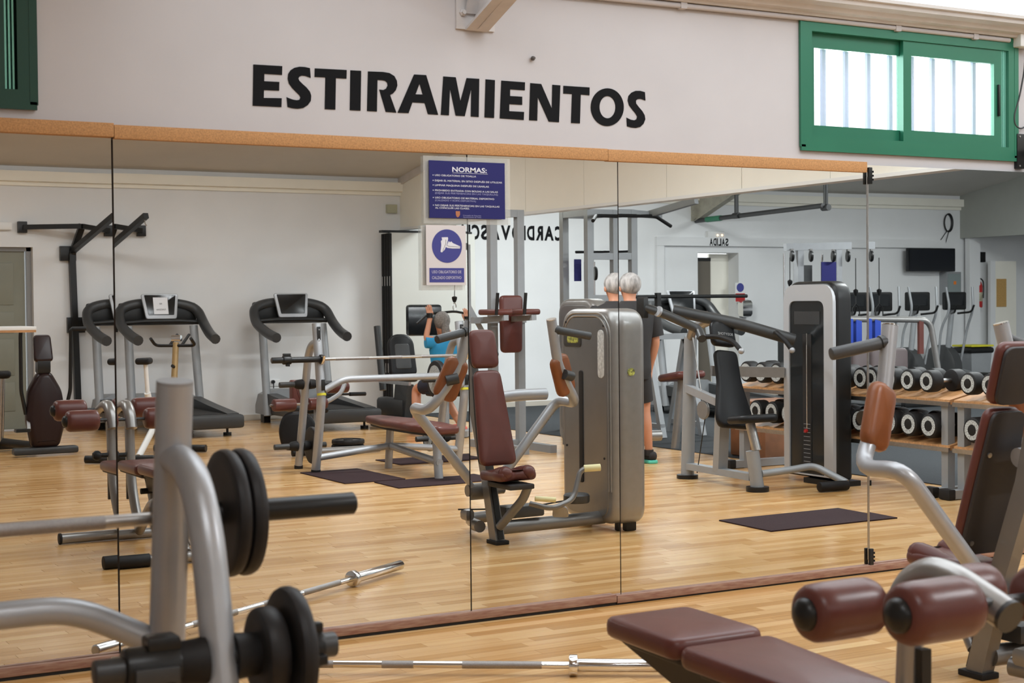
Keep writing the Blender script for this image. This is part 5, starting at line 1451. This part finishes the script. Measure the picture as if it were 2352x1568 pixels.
# ------------------------------------------------------------------ unseen ceiling lamps, added to brighten the room
CARD = {(10.2, -3.6): 4, (14.5, -3.6): 3.6, (10.0, -9.2): 5, (14.5, -7.5): 5}
ADDED_LAMPS = [(.6, -5.2), (5.4, -4.9), (.8, -9.0), (3.6, -9.0), (6.2, -9.2), (10.2, -3.6), (14.5, -3.6), (10.0, -9.2), (14.5, -7.5)]
for k, (x, y) in enumerate(ADDED_LAMPS):
    z = 3.42
    zone = 'over the wooden floor' if x < 8 else 'over the rubber floor'
    t = Thing('added_lamp', 'unseen twin-tube lamp added for room light, hung '+zone, 'lamp', (x, y, z), 'added lamps '+zone)
    t.part('housing', G().box((0, 0, .05), (1.5, .16, .05), b=.01), M_white)
    for s in (-1, 1):
        t.part('tube', G().cyl((-.72, s*.04, 0), (.72, s*.04, 0), .014, 10), M_tube)
    t.part('rod', G().cyl((-.5, 0, .07), (-.5, 0, roof_z(y)-z+.02), .006, 6).cyl((.5, 0, .07), (.5, 0, roof_z(y)-z+.02), .006, 6), M_white)
    l_ = area('added_lamp_light', (x, y, z-.03), (0, 0, 0), 1.4, .14, FILL_POWER*((3.6 if x == 5.4 else 1) if x < 8 else CARD[(x, y)]), (.92, .96, 1) if x < 8 else (.93, .98, 1))  # the added lamp beside the bulkhead is boosted to brighten its panels
# ------------------------------------------------------------------ people
def skin(name, chains, m, parent, root=0, sub=2):
    "chains: lists of (point, radius); equal points are shared joints. One continuous surface grown by Skin + Subdivision"
    bm = bmesh.new()
    sk = bm.verts.layers.skin.verify()
    vd = {}
    for ch in chains:
        prev = None
        for p, r in ch:
            key = tuple(round(c, 4) for c in p)
            if key not in vd:
                v = bm.verts.new(p)
                rr = r if isinstance(r, (tuple, list)) else (r, r)
                v[sk].radius = rr
                v[sk].use_root = len(vd) == root
                vd[key] = v
            v = vd[key]
            if prev is not None and prev is not v:
                try:
                    bm.edges.new((prev, v))
                except ValueError:
                    pass
            prev = v
    me = bpy.data.meshes.new(name)
    bm.to_mesh(me); bm.free()
    me.materials.append(m)
    o = bpy.data.objects.new(name, me)
    COL.objects.link(o)
    o.parent = parent
    k = o.modifiers.new('skin', 'SKIN'); k.use_smooth_shade = True
    s = o.modifiers.new('sub', 'SUBSURF'); s.levels = sub; s.render_levels = sub
    return o

def hand(w_, d, side, palmn):
    "five fingers from the wrist point w_ along d; side: direction of the thumb"
    w_, d, s = V(w_), V(d).normalized(), V(side).normalized()
    n = V(palmn).normalized()
    pal = w_+d*.075
    ch = [[(w_, .026), (pal, (.034, .018))]]
    for k, L in enumerate((.070, .080, .074, .058)):
        b = pal+s*(.027-.018*k)+d*.015
        ch.append([(pal, (.034, .018)), (b, .0095), (b+d*L*.5+n*.008, .0085), (b+d*L*.85+n*.03, .0075)])
    tb = w_+d*.03+s*.022
    ch.append([(w_, .026), (tb, .012), (tb+d*.035+s*.018+n*.01, .0105), (tb+d*.062+s*.02+n*.022, .0085)])
    return ch

# man standing with his back to the mirrors
t = Thing('person', 'grey-haired person in black shirt and shorts standing with back to the mirrors', 'person', (7.24, -5.08, 0))
PV, CH, NK = V((-.03, 0, .88)), V((-.04, -.01, 1.22)), V((-.04, 0, 1.395))
HD = V((-.03, -.03, 1.52))
legs = {}
body = [[(PV, (.15, .11)), (V((-.035, 0, 1.05)), (.145, .10)), (CH, (.17, .11)), (NK, .055), (V((-.035, -.015, 1.45)), .056), (HD+V((0, 0, -.03)), (.075, .085)), (HD+V((0, .005, .04)), (.080, .092)), (HD+V((0, .0, .10)), (.06, .07))]]
for s in (-1, 1):
    hip, kn, an = V((s*.095-.03, 0, .84)), V((s*.115-.005, -.02, .46)), V((s*.125+.005, .02, .09))
    body.append([(PV, (.15, .11)), (hip, .092), (kn+V((0, 0, .12)), .068), (kn, .056), (kn+V((0, .025, -.12)), .058), (an+V((0, 0, .06)), .036), (an, .036), (an+V((.03, -.10, -.045)), (.038, .03)), (an+V((.04, -.165, -.055)), (.035, .022))])
    sh, el, wr = V((s*.185-.04, .0, 1.335)), V((s*.245-.04, .03, 1.06)), V((s*.225-.03, -.05, .83))
    body.append([(CH, (.17, .11)), (sh, .062), (sh*.5+el*.5, .050), (el, .041), (el*.6+wr*.4, .041), (wr, .027)])
    for c in hand(wr, V((0, -.15, -1)), V((0, -1, .1)), V((-s, 0, 0))):
        body.append([(p, r) for p, r in c])
b_ = skin('body', body, M_skin, t.o)
b_['label'] = 'bare arms, neck and lower legs'
def ering(c, rx, ry, n=20):
    return [V(c)+V((rx*math.cos(2*PI*k/n), ry*math.sin(2*PI*k/n), 0)) for k in range(n)]
def shirt(rings, sleeves):
    g = G().loft([ering(c, rx+.008, ry+.03) for c, rx, ry in rings])
    for pts, rr in sleeves:
        g.tube(pts, rr, 14)
    return g
t.part('shirt', shirt([((-.03, 0, .83), .172, .125), ((-.035, 0, .98), .168, .122), ((-.04, 0, 1.15), .205, .128), ((-.04, 0, 1.28), .225, .122), ((-.04, 0, 1.36), .185, .10), ((-.04, 0, 1.395), .085, .075), ((-.04, 0, 1.415), .064, .062)],
    [([(s*.16-.04, 0, 1.325), (s*.215-.04, .005, 1.26), (s*.245-.04, .025, 1.10)], [.085, .088, .078]) for s in (-1, 1)]), M_shirt, ang=70)
t.part('shorts', shirt([((-.03, 0, .92), .165, .12), ((-.03, 0, .80), .172, .125), ((-.03, 0, .74), .15, .11)],
    [([(s*.085-.03, 0, .80), (s*.10-.02, -.01, .65), (s*.112-.01, -.018, .54)], [.098, .092, .088]) for s in (-1, 1)]), M_shirt, ang=70)
t.part('hair', G().sphere(HD+V((0, .018, .042)), .108, 20, (.88, .97, .93)), M_hair)
for s in (-1, 1):
    t.part('ear', G().sphere(HD+V((s*.083, -.01, .0)), .022, 8, (.45, .8, 1.2)), M_skin)
    an = V((s*.125+.005, .02, .0))
    so = t.part('shoe', G().pad([(x+an.x+.02, y+an.y-.06) for x, y in roundpoly([(-.045, -.14), (.05, -.14), (.042, .12), (-.042, .12)], .04)], .085, .035, Matrix.Translation((0, 0, .022))), M_shirt)
    t.part('sole', G().pad([(x+an.x+.02, y+an.y-.06) for x, y in roundpoly([(-.048, -.145), (.053, -.145), (.046, .125), (-.046, .125)], .04)], .03, .008, Matrix()), M_teal, parent=so)
    t.part('sock', G().cyl((an.x, an.y, .07), (an.x, an.y, .12), .043, 12), M_shirt)
t.part('nose', G().sphere(HD+V((.05, -.105, -.0)), .016, 8, (1, 1.2, 1.4)), M_skin)
t.part('glasses', G().tube([HD+V((.086, .0, .02)), HD+V((.085, -.09, .018)), HD+V((.02, -.115, .018))], .003, 6), M_plastic)
t.part('watch', G().cyl((.225-.03-.0, -.045, .85), (.222-.03, -.047, .875), .031, 14), M_plastic)
t.part('sleeve_trim', G().sphere((.10, .09, 1.15), .012, 6), M_red)

# person at the lat pulldown, back to the mirrors
t = Thing('person', 'seated person in a blue top pulling the overhead bar', 'person', (7.12, -8.45, 0))
PV, CH, NK = V((0, .02, .58)), V((0, .03, .92)), V((0, .03, 1.08))
HD = V((-.04, 0, 1.20))
body = [[(PV, (.16, .12)), (V((0, .03, .75)), (.14, .10)), (CH, (.155, .10)), (NK, .05), (HD+V((0, 0, -.06)), .055), (HD, (.075, .085)), (HD+V((0, 0, .06)), (.075, .085)), (HD+V((0, 0, .10)), .05)]]
top = [[(PV+V((0, 0, .06)), (.165, .125)), (V((0, .03, .75)), (.155, .115)), (CH, (.17, .115)), (V((0, .03, 1.03)), (.09, .07))]]
sho = [[(PV+V((0, 0, .05)), (.165, .125)), (PV, (.17, .13))]]
for s in (-1, 1):
    hip, kn, an = V((s*.10, -.02, .55)), V((s*.14, -.42, .50)), V((s*.20, -.30, .09))
    if s == 1:
        an = V((.22, -.05, .09))
    body.append([(PV, (.16, .12)), (hip, .085), (kn, .058), (kn*.5+an*.5, .052), (an, .036), (an+V((0, -.10, -.04)), (.036, .028)), (an+V((.0, -.16, -.05)), (.034, .02))])
    sho.append([(PV, (.17, .13)), (hip, .10), (hip*.4+kn*.6, .082)])
    sh, el, wr = V((s*.17, .03, 1.02)), V((s*.27, .02, .98)), V((s*.28, -.03, 1.20))
    if s == -1:
        el, wr = V((-.22, .0, 1.05)), V((-.16, -.03, 1.24))
    body.append([(CH, (.155, .10)), (sh, .055), (sh*.5+el*.5, .046), (el, .038), (wr, .026)])
    top.append([(CH, (.17, .115)), (sh, .066), (sh*.6+el*.4, .060)])
    for c in hand(wr, V((0, -.05, 1)), V((-s, 0, .1)), V((0, -1, 0))):
        body.append(c)
    t.part('shoe', G().pad([(x+an.x, y+an.y-.05) for x, y in roundpoly([(-.045, -.14), (.05, -.14), (.042, .12), (-.042, .12)], .04)], .09, .035, Matrix.Translation((0, 0, .02))), M_shoe_red)
    t.part('glove', G().cyl(wr+V((0, 0, .02)), wr+V((0, 0, .07)), .034, 10), M_plastic)
skin('body', body, M_skin, t.o)
t.part('top', shirt([((0, .02, .60), .165, .13), ((0, .03, .76), .155, .118), ((0, .03, .92), .178, .12), ((0, .03, 1.0), .165, .10), ((0, .03, 1.06), .07, .065)],
    [([(s*.13, .03, 1.0), (s*.20, .025, 1.0), (s*.235, .02, 1.0)], [.068, .062, .058]) for s in (-1, 1)]), M_shirt_b, ang=70)
t.part('shorts', shirt([((0, .02, .64), .168, .132), ((0, .02, .50), .18, .15)], [([(s*.09, -.02, .55), (s*.12, -.28, .52)], [.10, .082]) for s in (-1, 1)]), mat('navy_cloth', (.012, .014, .03), .8), ang=70)
t.part('hair', G().sphere(HD+V((0, .02, .03)), .1, 18, (.86, .95, 1.0)).tube([HD+V((0, .09, .0)), HD+V((0, .11, -.10)), HD+V((0, .10, -.16))], [.04, .045, .02], 10), mat('ash_hair', (.20, .18, .165), .7, var=.4, scale=60))
